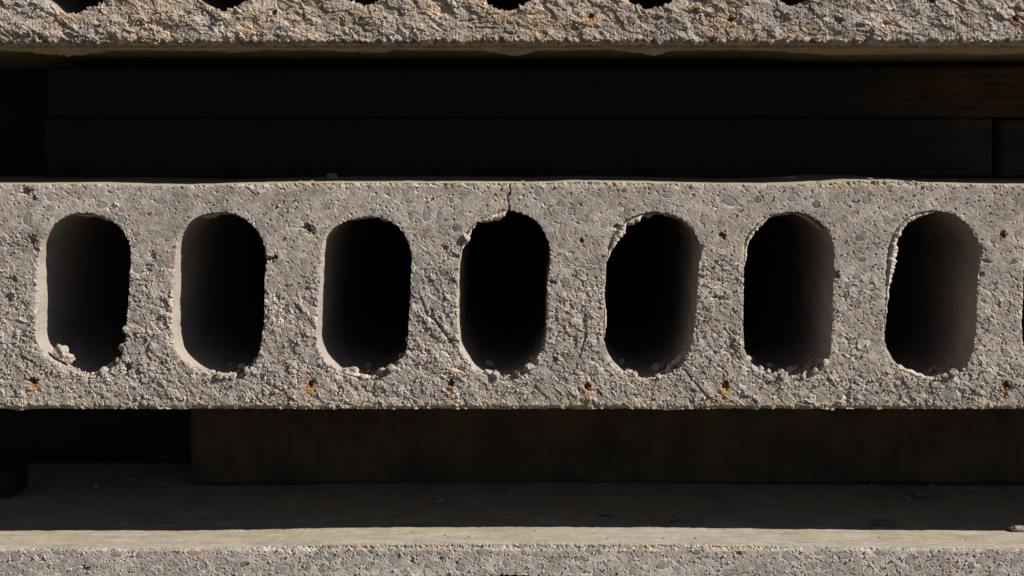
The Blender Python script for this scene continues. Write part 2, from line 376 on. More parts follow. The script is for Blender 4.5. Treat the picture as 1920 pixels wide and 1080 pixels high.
BOT_ST = """107,1036,22,10,0,G;52,1052,24,17,0,B;9,1052,12,8,-20,K;28,1074,12,12,0,G;75,1063,10,9,0,O;217,1040,22,11,0,G;362,1038,28,8,0,O;442,1066,16,12,0,U;457,1059,18,11,-15,D;380,1062,15,17,0,B;195,1062,18,12,20,G;280,1076,22,12,20,B;530,1068,36,22,0,B;573,1063,17,20,-30,D;622,1046,26,15,-10,G;605,1068,24,16,-20,G;673,1038,15,14,0,B;698,1034,17,11,0,G;706,1045,17,10,10,G;740,1050,28,17,-15,G;643,1055,12,10,0,B;690,1063,12,22,30,G;910,1035,36,14,5,U;893,1049,13,9,0,K;862,1066,22,14,15,B;802,1060,16,12,0,B;935,1072,12,10,0,K;1122,1035,17,14,0,Y;1104,1033,18,10,0,G;1085,1048,20,10,0,G;1077,1068,20,14,0,B;1120,1076,26,11,0,B;1245,1060,32,15,-15,G;1280,1055,18,12,0,B;1185,1070,13,15,0,G;1307,1036,14,12,0,D;1365,1075,30,14,0,B;1425,1065,26,12,-25,G;1480,1046,34,16,20,G;1580,1042,32,14,0,G;1535,1037,22,12,0,G;1650,1037,32,13,0,G;1705,1050,15,24,35,G;1720,1067,16,11,0,D;1820,1060,14,12,0,D;1815,1072,16,14,0,B;1792,1062,18,8,32,R;1772,1065,9,9,0,O;1902,1052,13,26,25,B;1745,1077,22,12,0,B;1645,1062,12,10,0,P;1465,1071,20,12,0,G;1548,1062,18,14,0,G;1575,1076,20,9,0,K;148,1055,16,12,0,K;245,1070,16,12,0,B;320,1058,14,10,0,G;340,1076,16,9,0,B;495,1048,14,10,0,G;1010,1040,14,10,0,B;1035,1050,16,10,0,G;1340,1045,14,10,0,G;1870,1045,14,11,0,K;1860,1076,18,10,0,G"""
TOP_ST = """82,47,11,12,0,B;50,19,22,11,0,K;790,17,24,14,15,W;735,52,18,18,0,K;1080,65,18,8,0,B;20,40,16,12,0,K;1855,10,26,14,0,K;1702,18,16,14,0,W;1460,25,18,12,0,Y;1775,30,18,14,0,B;1690,62,20,10,10,B;300,18,14,12,0,B;620,55,18,14,0,K;1610,60,16,12,0,W;1830,50,22,18,0,K;1240,45,20,22,0,K;1130,45,18,12,0,K"""
def parse(s):
    out = []
    for t in s.replace("\n", ";").split(";"):
        a = t.split(","); out.append([float(a[0]), float(a[1]), float(a[2]) / 2, float(a[3]) / 2, math.radians(float(a[4])), PAL[a[5].strip()]])
    return out
def fill(stones, n, ulo, uhi, vlo, vhi, polys, rng, keys):
    """adds small random stones between the listed ones"""
    tries = 0; pts = [(s[0], s[1], max(s[2], s[3])) for s in stones]
    while n > 0 and tries < 20000:
        tries += 1
        u = rng.uniform(ulo, uhi); v = rng.uniform(vlo, vhi); a = rng.uniform(4.0, 6.5) if rng.random() < .7 else rng.uniform(7, 12); b = a * rng.uniform(.55, 1)
        if any(math.hypot(u - x, v - y) < r + a + 1.5 for x, y, r in pts): continue
        if any((p.min(0)[0] - a - 3 < u < p.max(0)[0] + a + 3 and p.min(0)[1] - a < v < p.max(0)[1] + a + 3) and poly_query(np.array([[u, v]]), p)[0][0] < a + 4 for p in polys): continue
        c = PAL[rng.choice(keys)]; k = rng.uniform(.85, 1.15)
        stones.append([u, v, a, b, rng.uniform(0, 3.1), tuple(x * k for x in c)]); pts.append((u, v, a)); n -= 1
    return stones
def clear(st, polys):
    return [s for s in st if not any(p[:, 0].min() - 20 < s[0] < p[:, 0].max() + 20 and poly_query(np.array([[s[0], s[1]]]), p)[0][0] < 3 for p in polys)]
def stone_q(u, v, st):
    """iterates local masks of the stones"""
    for (su, sv, a, b, an, c) in st:
        R = max(a, b) * 1.5
        i = np.where((np.abs(u - su) < R) & (np.abs(v - sv) < R))[0]
        if len(i) == 0: continue
        x = u[i] - su; y = v[i] - sv
        xr = x * math.cos(an) + y * math.sin(an); yr = -x * math.sin(an) + y * math.cos(an)
        yield i, np.hypot(xr / a, yr / b), (su, sv, a, b, an, c)

# ------------------------------------------------------------------ holes
H = [
 [(75,470),(80,451),(91,434),(104,418),(125,405),(150,399),(178,401),(203,410),(223,425),(238,446),(245,472),(243,520),(241,560),(237,610),(234,640),(228,670),(212,692),(188,708),(160,709),(128,696),(103,680),(83,664),(70,645),(66,620),(68,570),(71,500)],
 [(333,456),(341,437),(353,420),(370,407),(390,400),(415,397),(440,401),(463,414),(482,433),(493,454),(499,480),(497,520),(496,570),(494,610),(490,645),(483,668),(474,690),(458,704),(438,711),(410,709),(380,699),(350,680),(333,663),(325,640),(322,600),(325,540),(330,480)],
 [(607,462),(613,442),(628,426),(650,414),(680,407),(705,406),(730,414),(750,430),(765,452),(772,480),(771,520),(768,580),(766,610),(765,640),(758,665),(745,688),(722,705),(692,712),(665,708),(635,696),(612,678),(598,655),(594,630),(596,580),(601,510)],
 [(862,470),(866,452),(874,436),(886,422),(903,409),(925,401),(945,396),(962,395),(978,400),(998,409),(1014,425),(1025,445),(1031,465),(1032,495),(1028,525),(1026,570),(1025,610),(1022,645),(1012,672),(995,694),(972,708),(948,713),(922,709),(896,697),(877,675),(865,655),(860,630),(858,580),(859,520)],
 [(1139,475),(1144,452),(1153,435),(1168,419),(1185,408),(1205,400),(1228,397),(1250,400),(1272,408),(1292,422),(1305,440),(1313,462),(1311,500),(1308,550),(1303,610),(1297,645),(1287,670),(1275,693),(1248,708),(1215,716),(1182,708),(1157,690),(1140,665),(1132,635),(1132,590),(1135,530)],
 [(1396,455),(1403,438),(1418,421),(1440,407),(1465,399),(1490,397),(1515,403),(1540,419),(1555,438),(1563,460),(1565,495),(1562,560),(1560,620),(1557,660),(1548,684),(1528,702),(1500,712),(1470,712),(1440,702),(1415,688),(1400,666),(1394,635),(1394,560),(1395,500)],
 [(1661,520),(1663,485),(1667,460),(1675,438),(1688,420),(1707,405),(1730,397),(1760,395),(1790,402),(1812,419),(1828,440),(1838,467),(1836,505),(1832,560),(1830,615),(1824,660),(1812,690),(1795,704),(1770,713),(1745,715),(1715,708),(1692,692),(1673,672),(1661,648),(1658,610),(1660,565)]]
mid_holes = [spline(h) for h in H]
for base, s in ((0, -262), (0, -525), (0, -787), (0, -1050), (6, 258), (6, 520), (6, 783), (6, 1045), (6, 1310)):
    mid_holes.append(mid_holes[base] + np.array([s, 0]))
def stadium(cx, top, bot, w, seed, pw=.85):
    r = random.Random(seed); rr = w / 2; out = []
    for k in range(24):
        a = 2 * math.pi * k / 24
        x = rr * math.copysign(abs(math.cos(a)) ** (pw if math.sin(a) > 0 else .85), math.cos(a)); y = rr * 0.92 * math.sin(a)
        y += (-1 if math.sin(a) < 0 else 1) * ((bot - top) / 2 - rr * 0.92) if abs(math.sin(a)) > 1e-6 else 0
        out.append((cx + x + r.uniform(-2, 2), (top + bot) / 2 + y + r.uniform(-2, 2)))
    return spline(out, 4)
top_low = [(138, 25, 1), (418, 18, 2), (683, 9, 3), (950, 18, 4), (1219, 16, 5), (1484, 8, 6), (1750, 3, 7), (2015, 8, 8), (2280, 8, 9), (-130, 12, 10), (-395, 12, 11), (-660, 12, 12), (-925, 10, 13), (-1185, 10, 14), (2545, 9, 15), (2810, 9, 16), (3075, 9, 17)]
top_holes = [stadium(c, b - 300, b + 2, 168, s, 1.5) for c, b, s in top_low]
bot_holes = [stadium(c, t, t + 305, 168, 40 + k) for k, (c, t) in enumerate([(960 + 265 * i, 1077 if i == 0 else 1083) for i in range(-8, 9)])]

rng = random.Random(11)
mid_st = fill(clear(parse(MID_ST), mid_holes), 105, -10, 1930, 356, 756, mid_holes, rng, "KKKBGUPPKKYW")
bot_st = fill(parse(BOT_ST), 60, -10, 1930, 1034, 1085, bot_holes, rng, "KKBGGUKP")
top_st = parse(TOP_ST)

# strands (u, v, radius px)
mid_strands = [(62, 714, 8), (580, 720, 8), (845, 719, 7), (1101, 725, 7), (1360, 722, 8), (1886, 722, 7), (1355, 442, 6), (1881, 440, 6), (1090, 452, 4)]
top_strands = [(1108, 30, 6), (1370, 36, 6), (1903, 35, 6), (514, 23, 4)]
mid_pits = [(574, 425, 10, 9, 6), (50, 360, 11, 8, 5), (63, 372, 7, 7, 4), (57, 452, 15, 13, 4), (70, 470, 9, 8, 3), (22, 525, 14, 10, 3.5), (14, 560, 10, 12, 3), (583, 432, 10, 9, 5), (508, 484, 14, 8, 7), (833, 465, 9, 6, 4.5),
            (850, 483, 15, 7, 4), (286, 480, 10, 14, 3), (277, 505, 9, 12, 3), (810, 590, 6, 16, 4), (845, 640, 10, 9, 3.5), (800, 660, 9, 12, 3), (1095, 600, 7, 16, 3), (1078, 640, 6, 10, 3), (108, 731, 9, 6, 4), (240, 690, 9, 10, 7),
            (520, 560, 9, 10, 2.5), (1345, 560, 12, 6, 3), (1567, 515, 8, 10, 6), (1312, 465, 7, 14, 4), (1838, 470, 6, 14, 5), (1848, 490, 12, 5, 3), (1840, 515, 7, 7, 4), (1035, 528, 8, 8, 5), (1590, 745, 7, 12, 3), (1885, 735, 6, 16, 4),
            (940, 400, 10, 8, 3), (1155, 425, 8, 6, 5), (1178, 414, 10, 4, 4)]
cracks = [([(955, 340), (957, 358), (951, 372), (956, 385), (951, 400)], 1.7, 3.5), ([(845, 470), (868, 492), (850, 510)], 2.0, 2.5), ([(1285, 695), (1305, 720), (1330, 748)], 2.0, 2.5), ([(790, 560), (800, 590), (815, 600), (845, 640)], 2.5, 3.0),
          ([(455, 345), (470, 358), (478, 366)], 1.5, 2.5), ([(1100, 625), (1080, 690)], 1.5, 2), ([(1668, 468), (1678, 440), (1694, 420), (1716, 404), (1745, 396)], 1.3, 3.5), ([(1143, 462), (1150, 440), (1175, 415), (1200, 402)], 1.4, 3.5)]
def seg_dist(u, v, pl):
    best = np.full(u.shape, 1e9)
    for (x0, y0), (x1, y1) in zip(pl[:-1], pl[1:]):
        ex, ey = x1 - x0, y1 - y0; t = np.clip(((u - x0) * ex + (v - y0) * ey) / (ex * ex + ey * ey), 0, 1)
        best = np.minimum(best, np.hypot(u - x0 - t * ex, v - y0 - t * ey))
    return best
def apply_pits(u, v, h, pits):
    wob = fbm(u / 5, v / 5, 77, 2)
    for (x, y, a, b, d) in pits:
        i = np.where((np.abs(u - x) < a * 2) & (np.abs(v - y) < b * 2))[0]
        q = np.hypot((u[i] - x) / a, (v[i] - y) / b) + 0.9 * wob[i]
        h[i] -= d * 1e-3 * (1 - sst(0.25, 1.05, q))
    return h

def rough_mid(u, v):
    r = sst(430, 590, v + 70 * fbm(u / 120, v / 90, 51, 2))
    r = np.maximum(r, 0.95 * np.exp(-((u - 815) / 60) ** 2 - ((v - 570) / 130) ** 2))
    r = np.maximum(r, 0.85 * sst(720, 745, v))
    r = np.maximum(r, 0.7 * sst(90, 10, u) * sst(380, 460, v))
    r = r * (0.5 + 0.5 * sst(-0.12, 0.15, fbm(u / 48, v / 40, 55, 2)))
    r = r * (1 - 0.5 * sst(1330, 1700, u) * (1 - sst(660, 730, v)))
    r = np.maximum(r, 0.65 * sst(356, 346, v))
    return np.clip(r, 0.10, 1)
def height_mid(u, v, sd):
    r = rough_mid(u, v)
    an = math.radians(42); p = u * math.cos(an) + v * math.sin(an); q = -u * math.sin(an) + v * math.cos(an)
    dx = 3 * gnoise(u / 9, v / 9, 61); dy = 3 * gnoise(u / 9 + 40, v / 9, 62)
    g1 = grain((p + dx) / 27, (q + dy) / 12, 1)
    g2 = grain((p + dx) / 10.5, (q + dy) / 6.5, 2)
    g3 = grain((u + dy) / 4.2, (v + dx) / 3.8, 3)
    pm = np.clip(0.75 + 1.5 * fbm(u / 42, v / 36, 11, 2), 0.15, 1.5)
    fa, fe = facet((p + dx) / 30, (q + dy) / 17, 21); fb, fd = facet((p + dx * .6) / 13, (q + dy * .6) / 9, 22)
    h = 1.0e-3 * fbm(u / 60, v / 60, 9) * (0.5 + r)
    h = h + r * (1.6e-3 * fa + 1.05e-3 * fb * pm)
    h = h - r * (1 - sst(0.0, 0.16, fd)) * 0.75e-3 * np.clip(0.3 + 2 * gnoise(u / 17, v / 17, 13), 0, 1)
    h = h - r * (1 - sst(0.02, 0.13, fe)) * 1.7e-3 * np.clip(0.3 + 2 * gnoise(u / 25, v / 25, 12), 0, 1)
    h = h + r * (0.8e-3 * (g1 - 0.7) + pm * (0.50e-3 * (g2 - 0.7) + 0.28e-3 * (g3 - 0.7)))
    h = h + (1 - r) * (0.10e-3 * (g2 - .7) + 0.16e-3 * (g3 - .7))
    # sparse small voids
    f1, f2, rid = worley(u / 17, v / 15, 8)
    h = h - np.where(rid > 0.72, 1, 0) * (1 - sst(0.06, 0.22, f1)) * (1.1e-3 + 1.2e-3 * r)
    f1, f2, rid = worley(u / 8, v / 8, 18)
    h = h - np.where(rid > 0.8, 1, 0) * (1 - sst(0.12, 0.3, f1)) * 1.0e-3
    h = h * (0.60 + 0.22 * sst(-.1, .25, fbm(u / 70, v / 55, 14, 2)))
    for i, qq, s in stone_q(u, v, mid_st):
        hs = 0.35 * np.mean(h[i]); k = 1 - sst(0.75, 1.15, qq)
        h[i] = h[i] * (1 - k) + (hs - 0.5e-3) * k
        s_h[id_of(s)] = hs
    # chipped rims and edges
    h = h - 0.9e-3 * np.exp(-sd / 2.0) * (0.5 + fbm(u / 6, v / 6, 91, 2))
    eb = np.clip((v - 758) / 10, 0, 1); h = h - 2.5e-3 * eb * eb * (0.6 + 1.2 * fbm(u / 14, v / 9, 92, 2))
    lw = np.clip(0.5 + 1.1 * fbm(u / 190, u * 0, 94, 2), 0, 1); eb2 = sst(759, 766, v); h = h - 4.0e-3 * lw * eb2 * np.clip(.6 + 1.5 * fbm(u / 18, u * 0, 95, 2), 0, 1.4)
    et = np.clip((352 - v) / 7, 0, 1); h = h - 1.2e-3 * et * et * (0.6 + fbm(u / 9, v / 9, 93, 2))
    h = apply_pits(u, v, h, [(x, y, a, b, d * (1 if d >= 5 else .6)) for x, y, a, b, d in mid_pits] + [(x, y, rr + 1, rr + 1, 5.5) for x, y, rr in mid_strands])
    for pl, wd, dp in cracks:
        d = seg_dist(u + 2.2 * gnoise(u / 6, v / 6, 71), v + 2 * gnoise(u / 6, v / 6, 72), pl)
        h = h - dp * 1e-3 * (1 - sst(wd * 0.4, wd * 1.3, d))
    return h
s_h = {}
def id_of(s): return (round(s[0], 2), round(s[1], 2))
def rust_tint(T, u, v, strands):
    for x, y, r in strands:
        wob = 1 + 0.9 * fbm(u / 5, v / 5, 101, 2)
        core = np.exp(-(((u - x) / (r * 0.85)) ** 2 + ((v - y) / (r * .85)) ** 2) * wob)
        halo = np.exp(-(((u - x) / (r * 1.2)) ** 2 + ((v - y - r * 1.4) / (r * 1.45)) ** 2) * wob) * (0.6 + 0.6 * np.clip(fbm(u / 4, v / 4, 102, 2) + .4, 0, 1))
        halo = halo * (1.0 if r > 6 or y < 300 else .5)
        T = T * (1 - halo[:, None] * 0.95) + np.array([.50, .24, .045]) * halo[:, None] * 0.95
        T = T * (1 - core[:, None] * 0.95) + np.array([.20, .055, .015]) * core[:, None] * 0.95
    return T
def tint_base(u, v, warm, seed):
    n1 = fbm(u / 90, v / 70, seed, 3); n2 = fbm(u / 16, v / 14, seed + 5, 3)
    T = np.array(warm)[None, :] * (1 + 0.42 * n1 + 0.26 * n2)[:, None]
    bei = np.clip(1.8 * fbm(u / 34, v / 24, seed + 13, 3), 0, 1)[:, None]; T = T * (1 - bei * np.array([0.02, .05, .16])[None, :])
    cool = np.clip(0.5 + 1.3 * fbm(u / 45, v / 45, seed + 9, 2), 0, 1)[:, None]
    T = T * (1 - cool * np.array([0.04, 0.0, -0.045])[None, :])
    f1, f2, r = worley(u / 7, v / 6, seed + 3)
    T = T * (0.86 + 0.28 * r)[:, None]
    return T
def tint_mid(u, v, sd, h):
    T = tint_base(u, v, (.398, .350, .302), 200)
    edge = np.maximum(sst(360, 346, v), sst(742, 764, v)) * np.clip(0.55 + 1.2 * fbm(u / 60, v / 20, 230, 2), 0, 1)
    T = T * (1 - edge[:, None] * (1 - np.array([1.1, 1.02, .80])))
    rim = np.exp(-sd / 3.0); T = T * (1 + 0.18 * rim[:, None])
    moss = np.exp(-((u - 57) / 16) ** 2 - ((v - 455) / 18) ** 2) + 0.8 * np.exp(-((u - 15) / 18) ** 2 - ((v - 527) / 14) ** 2) + .6 * np.exp(-((u - 8) / 14) ** 2 - ((v - 560) / 14) ** 2)
    moss = np.clip(moss, 0, 1)[:, None] * 0.65
    T = T * (1 - moss) + np.array([.10, .105, .08]) * moss
    yel = (np.exp(-((u - 1095) / 26) ** 2 - ((v - 752) / 14) ** 2) + 0.7 * np.exp(-((u - 45) / 50) ** 2 - ((v - 762) / 9) ** 2) + .5 * np.exp(-((u - 1880) / 14) ** 2 - ((v - 452) / 12) ** 2))[:, None] * 0.6
    yel = np.clip(yel * (0.6 + 1.0 * fbm(u / 7, v / 7, 240, 2))[:, None], 0, .8)
    T = T * (1 - yel) + np.array([.46, .38, .17]) * yel
    red = (np.exp(-((u - 1352) / 34) ** 2 - ((v - 757) / 9) ** 2))[:, None] * np.clip(0.4 + 1.3 * fbm(u / 6, v / 6, 241, 2), 0, 1)[:, None] * .6
    T = T * (1 - red) + np.array([.36, .17, .09]) * red
    return rust_tint(T, u, v, mid_strands)
def side_mid(u, v, t, ishole, istop, isbot):
    n = fbm(u / 30, v / 30 + t * 20, 260, 3)
    T = np.array([.36, .312, .265])[None, :] * (1 + 0.2 * n)[:, None]
    o = np.array([.40, .36, .285])[None, :] * (1 + 0.25 * n)[:, None]
    return np.where(ishole[:, None], T, o)

mid_top = interp([(-505, 1), (0, 1), (150, 0), (320, 4), (430, 1), (520, -1), (600, -2), (820, -2), (1000, -1), (1080, -4), (1160, -3), (1300, 0), (1440, 2), (1500, 0), (1560, -2), (1600, -6), (1700, -5), (1760, 0), (1920, 3), (2405, 3)])
def mid_bot(u): return 1.2 * gnoise(u / 40, u * 0, 301) + 1.6 * np.clip(gnoise(u / 13, u * 0 + 3, 302), 0, 1) + 3.5 * np.exp(-((u - 35) / 14) ** 2) + 3 * np.exp(-((u - 1560) / 5) ** 2) + 2.5 * np.exp(-((u - 1260) / 16) ** 2) + 1.5 * np.exp(-((u - 1085) / 10) ** 2)
us = dense(-20, 1940, 1.5, U0, U1, 9)
print("mid slab"); me_mid = build_slab(us, dense(345, 767, 1.5, 345, 767, 9), 345, 767, lambda u: mid_top(u) + 0.5 * gnoise(u / 30, u * 0, 300), mid_bot, mid_holes, height_mid, tint_mid, side_mid)

# ---- top slab
def height_top(u, v, sd):
    dx = 5 * gnoise(u / 16, v / 16, 461); dy = 5 * gnoise(u / 16 + 40, v / 16, 462)
    an = math.radians(28); p = u * math.cos(an) + v * math.sin(an); q = -u * math.sin(an) + v * math.cos(an)
    f1, f2, r1 = worley((p + dx) / 46, (q + dy) / 20, 401)
    g2 = grain((p + dx) / 15, (q + dy) / 7, 402); g3 = grain((u + dy) / 6, (v + dx) / 4.5, 403)
    smooth = sst(-0.08, 0.10, fbm(u / 60, v / 40, 404, 2))
    fa, fe = facet((p + dx) / 58, (q + dy) / 24, 421); fb, fd = facet((p + dx * .6) / 22, (q + dy * .6) / 10, 422)
    h = 2.0e-3 * (r1 - 0.5) + 2.8e-3 * fbm(u / 70, v / 40, 405, 3) + (1 - .75 * smooth) * (2.3e-3 * fa + 1.3e-3 * fb)
    h = h + (1 - 0.8 * smooth) * (0.7e-3 * (g2 - .7) + 0.4e-3 * (g3 - .7)) + smooth * (0.35e-3 * gnoise(u / 3.2, v / 30, 407) + .25e-3 * (g3 - .7))
    h = h - 1.6e-3 * (1 - sst(0.0, 0.08, f2 - f1)) * (0.1 + 0.9 * (gnoise(u / 30, v / 30, 406) > 0))
    h = h * .8 - 1.5e-3 * np.exp(-np.clip(sd, 0, 99) / 4.0)
    # the broken lower arris: the face stops on a ragged line and falls back
    line = 76 + 10 * fbm(u / 34, u * 0 + 2, 408, 3) + 7 * gnoise(u / 11, u * 0, 409) + 2.5 * gnoise(u / 3.5, u * 0, 413)
    k = sst(0, 1.6, v - line)
    h = h - (8.5e-3 + 2.0e-3 * fbm(u / 20, v / 8, 410, 2) + 2.0e-3 * sst(80, 88, v)) * k
    pits = [(75, 68, 9, 6, 4), (180, 50, 10, 4, 3), (270, 45, 14, 6, 3), (1300, 22, 14, 9, 6), (1330, 30, 12, 7, 4), (1572, 38, 10, 8, 5), (1612, 48, 12, 6, 4), (880, 38, 10, 4, 3), (905, 52, 34, 2.5, 3), (640, 42, 8, 12, 3), (1660, 45, 10, 8, 4), (1335, 72, 14, 5, 3), (1775, 30, 16, 3, 4)]
    return apply_pits(u, v, h, pits + [(x, y, rr + 1, rr + 1, 5.5) for x, y, rr in top_strands])
def tint_top(u, v, sd, h):
    T = tint_base(u, v, (.42, .335, .25), 500)
    c = np.clip(0.3 + 1.8 * fbm(u / 110, v / 60, 520, 2), 0, 1)[:, None]
    T = T * (1 - c) + (np.mean(T, 1, keepdims=True) * np.array([1.10, 1.0, .90])) * c
    right = sst(1450, 1800, u)[:, None] * 0.5
    T = T * (1 - right) + (np.mean(T, 1, keepdims=True) * 1.1 * np.array([1.06, 1.0, .93])) * right
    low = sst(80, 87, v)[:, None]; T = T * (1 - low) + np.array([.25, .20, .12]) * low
    blotch = np.clip(fbm(u / 30, v / 22, 522, 3) * 1.6, 0, 1)[:, None] * .5
    T = T * (1 - blotch) + T * np.array([1.15, .92, .72]) * blotch
    return rust_tint(T, u, v, top_strands)
def side_top(u, v, t, ishole, istop, isbot):
    n = fbm(u / 30, v / 30 + t * 30, 560, 3)
    T = np.array([.28, .24, .2])[None, :] * (1 + 0.2 * n)[:, None]
    o = np.array([.30, .24, .13])[None, :] * (1 + 0.3 * n)[:, None]
    return np.where(ishole[:, None], T, o)
tongues = [(125, 70, 9, .03), (420, 60, 8, .045), (690, 50, 8, .04), (970, 45, 4, .022), (1235, 42, 3, .022), (1560, 80, 2, .03), (1700, 120, 1, .04), (1900, 100, 2, .035), (2150, 120, 2, .04)]
def under_top(u, t):
    o = 4.0 * sst(0, .010, t) * (1 + .5 * gnoise(u / 40, u * 0, 573)) - (17 - 9 * sst(1450, 1650, u)) * sst(.014, .05, t) * (1 - sst(.32, .4, t))
    for c, w, hgt, td in tongues:
        x = (u - c) / w; front = td * (1 + 0.35 * x) 
        o = o + (hgt + 9) * np.exp(-x * x) * sst(front * 0.4, front * 1.15, np.full_like(u, t) + .004 * gnoise(u / 12, u * 0, 571)) * (1 - 0.95 * sst(0.07, 0.14, t))
    return o
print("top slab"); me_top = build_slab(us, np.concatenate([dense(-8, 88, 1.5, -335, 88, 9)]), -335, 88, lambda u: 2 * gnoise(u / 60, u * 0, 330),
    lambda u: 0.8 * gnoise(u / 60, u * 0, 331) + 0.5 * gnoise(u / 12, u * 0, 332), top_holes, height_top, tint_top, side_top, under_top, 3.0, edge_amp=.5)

# ---- bottom slab
def height_bot(u, v, sd):
    g2 = grain(u / 9, v / 8, 602); g3 = grain(u / 4.4, v / 4, 603)
    f1, f2, rid = worley(u / 13, v / 12, 608)
    h = 0.5e-3 * fbm(u / 60, v / 60, 609) + 0.12e-3 * (g2 - .7) + 0.12e-3 * (g3 - .7)
    h = h - np.where(rid > 0.74, 1, 0) * (1 - sst(0.06, 0.22, f1)) * 1.2e-3
    f1, f2, rid = worley(u / 7, v / 7, 618)
    h = h - np.where(rid > 0.72, 1, 0) * (1 - sst(0.1, 0.3, f1)) * .9e-3
    for i, qq, s in stone_q(u, v, bot_st):
        hs = 0.0; k = 1 - sst(0.75, 1.15, qq); h[i] = h[i] * (1 - k) + (hs - 0.5e-3) * k; s_h[id_of(s)] = hs
    et = np.clip((1033 - v) / 6, 0, 1); h = h - 1.0e-3 * et * (0.5 + grain(u / 6, v / 6, 633))
    return apply_pits(u, v, h, [(1385, 1038, 8, 4, 3), (855, 1056, 5, 4, 3), (825, 1048, 6, 3, 3), (772, 1054, 5, 4, 3), (773, 1048, 4, 3, 3), (160, 1066, 9, 6, 3), (25, 1050, 5, 4, 3), (1500, 1038, 4, 4, 2)])
def tint_bot(u, v, sd, h):
    T = tint_base(u, v, (.45, .41, .36), 700)
    edge = sst(1042, 1028, v) * np.clip(0.35 + 1.6 * fbm(u / 50, v / 20, 730, 2), 0, 1)
    T = T * (1 - edge[:, None] * (1 - np.array([1.02, .9, .70])))
    return T
def side_bot(u, v, t, ishole, istop, isbot):
    n = fbm(u / 90, u * 0 + t * 60, 760, 3); n2 = fbm(u / 190, u * 0 + t * 22, 764, 2); n3 = gnoise(u / 22, u * 0 + t * 160, 768)
    g = np.clip(0.45 + 1.8 * n2, 0, 1) * sst(0.0, .05, t)
    o = np.array([.40, .36, .30])[None, :] * (1 + 0.25 * n + .10 * n3)[:, None]
    ye = g[:, None] * 0.55
    o = o * (1 - ye) + o * np.array([.93, .90, .64]) * ye
    T = np.full((len(u), 3), 0.38)
    return np.where(ishole[:, None], T, o)
bot_top = interp([(-505, 3), (0, 3), (300, 3), (480, 1), (600, -3), (950, -5), (1250, -4), (1500, 0), (1700, 2), (1920, 4), (2405, 4)])
print("bottom slab"); me_bot = build_slab(us, dense(1026, 1090, 1.5, 1026, 1449, 9), 1026, 1449, lambda u: bot_top(u) + 0.6 * gnoise(u / 60, u * 0, 341), lambda u: u * 0,
    bot_holes, height_bot, tint_bot, side_bot, STEPS=np.concatenate([[.0005, .001], np.linspace(.002, .100, 48), STEPS[STEPS > .105]]))

slabs = {}
for key, me, label in (("top", me_top, "topmost brownish hollow concrete slab with a crumbled face and ragged lower edge"),
                       ("mid", me_mid, "middle grey hollow core slab showing seven full oval openings in its broken end"),
                       ("bot", me_bot, "lowest concrete slab with a smooth sunlit upper surface and speckled grey end")):
    e = bpy.data.objects.new("hollow_core_slab", None); C.collection.objects.link(e)  # each empty is one hollow core slab
    e.location = (0, 0, wz({"top": 88, "mid": 767, "bot": 1449}[key])); e.empty_display_size = 0.1
    tag(e, label, "concrete plank", "hollow core slabs stacked on timber")
    b = link("slab_body", me, e); b.location = (0, 0, -e.location.z); slabs[key] = e

# ------------------------------------------------------------------ embedded stones (parts)
def disc_stone(seed):
    r = random.Random(seed); n = (7, 11, 8, 13)[seed % 4]; ang = [2 * math.pi * (k + r.uniform(-.25, .25)) / n for k in range(n)]
    rad = [r.uniform(.82, 1.08) for _ in range(n)]
    if seed % 2: rad = [x * (0.84 + 0.2 * abs(math.cos(1.5 * a + seed))) for x, a in zip(rad, ang)]
    tx, tz = r.uniform(-.12, .12), r.uniform(-.12, .12)
    vs = [(0, -.30, 0)]
    for s, y in ((.55, -.27), (.9, -.16), (1.06, .35)):
        vs += [(s * q * math.cos(a), y + r.uniform(-.05, .05) + tx * s * math.cos(a) + tz * s * math.sin(a), s * q * math.sin(a)) for q, a in zip(rad, ang)]
    fs = [(0, 1 + (k + 1) % n, 1 + k) for k in range(n)]
    for L in (0, 1):
        for k in range(n):
            a, b = 1 + L * n + k, 1 + L * n + (k + 1) % n; fs.append((a, b, b + n, a + n))
    me = bpy.data.meshes.new("aggregate_stone"); me.from_pydata(vs, [], fs); me.materials.append(M_stone); me.update()
    return me
disc = [disc_stone(k) for k in range(14)]
def add_stones(st, key, rng, f=0.84):
    e = slabs[key]
    for s in st:
        u, v, a, b, an, c = s
        o = link("aggregate_stone", rng.choice(disc), e)
        hs = s_h.get(id_of(s), 0.0)
        dep = min(a, b) * S * 0.55
        o.location = (wx(u), -(hs + 0.10e-3) + dep * .22, wz(v) - e.location.z); o.rotation_euler = (rng.uniform(-.05, .05), -an * -1, rng.uniform(-.05, .05))
        o.scale = (a * S, dep * 0.5, b * S); k = rng.uniform(.9, 1.12)
        mtx = (.39, .35, .305)                          # cement paste smeared over the stones
        o.color = tuple((x * f + m * (1 - f)) * k for x, m in zip(c, mtx)) + (1,)
add_stones(mid_st, "mid", rng); add_stones(bot_st, "bot", rng, .62); add_stones(top_st, "top", rng)

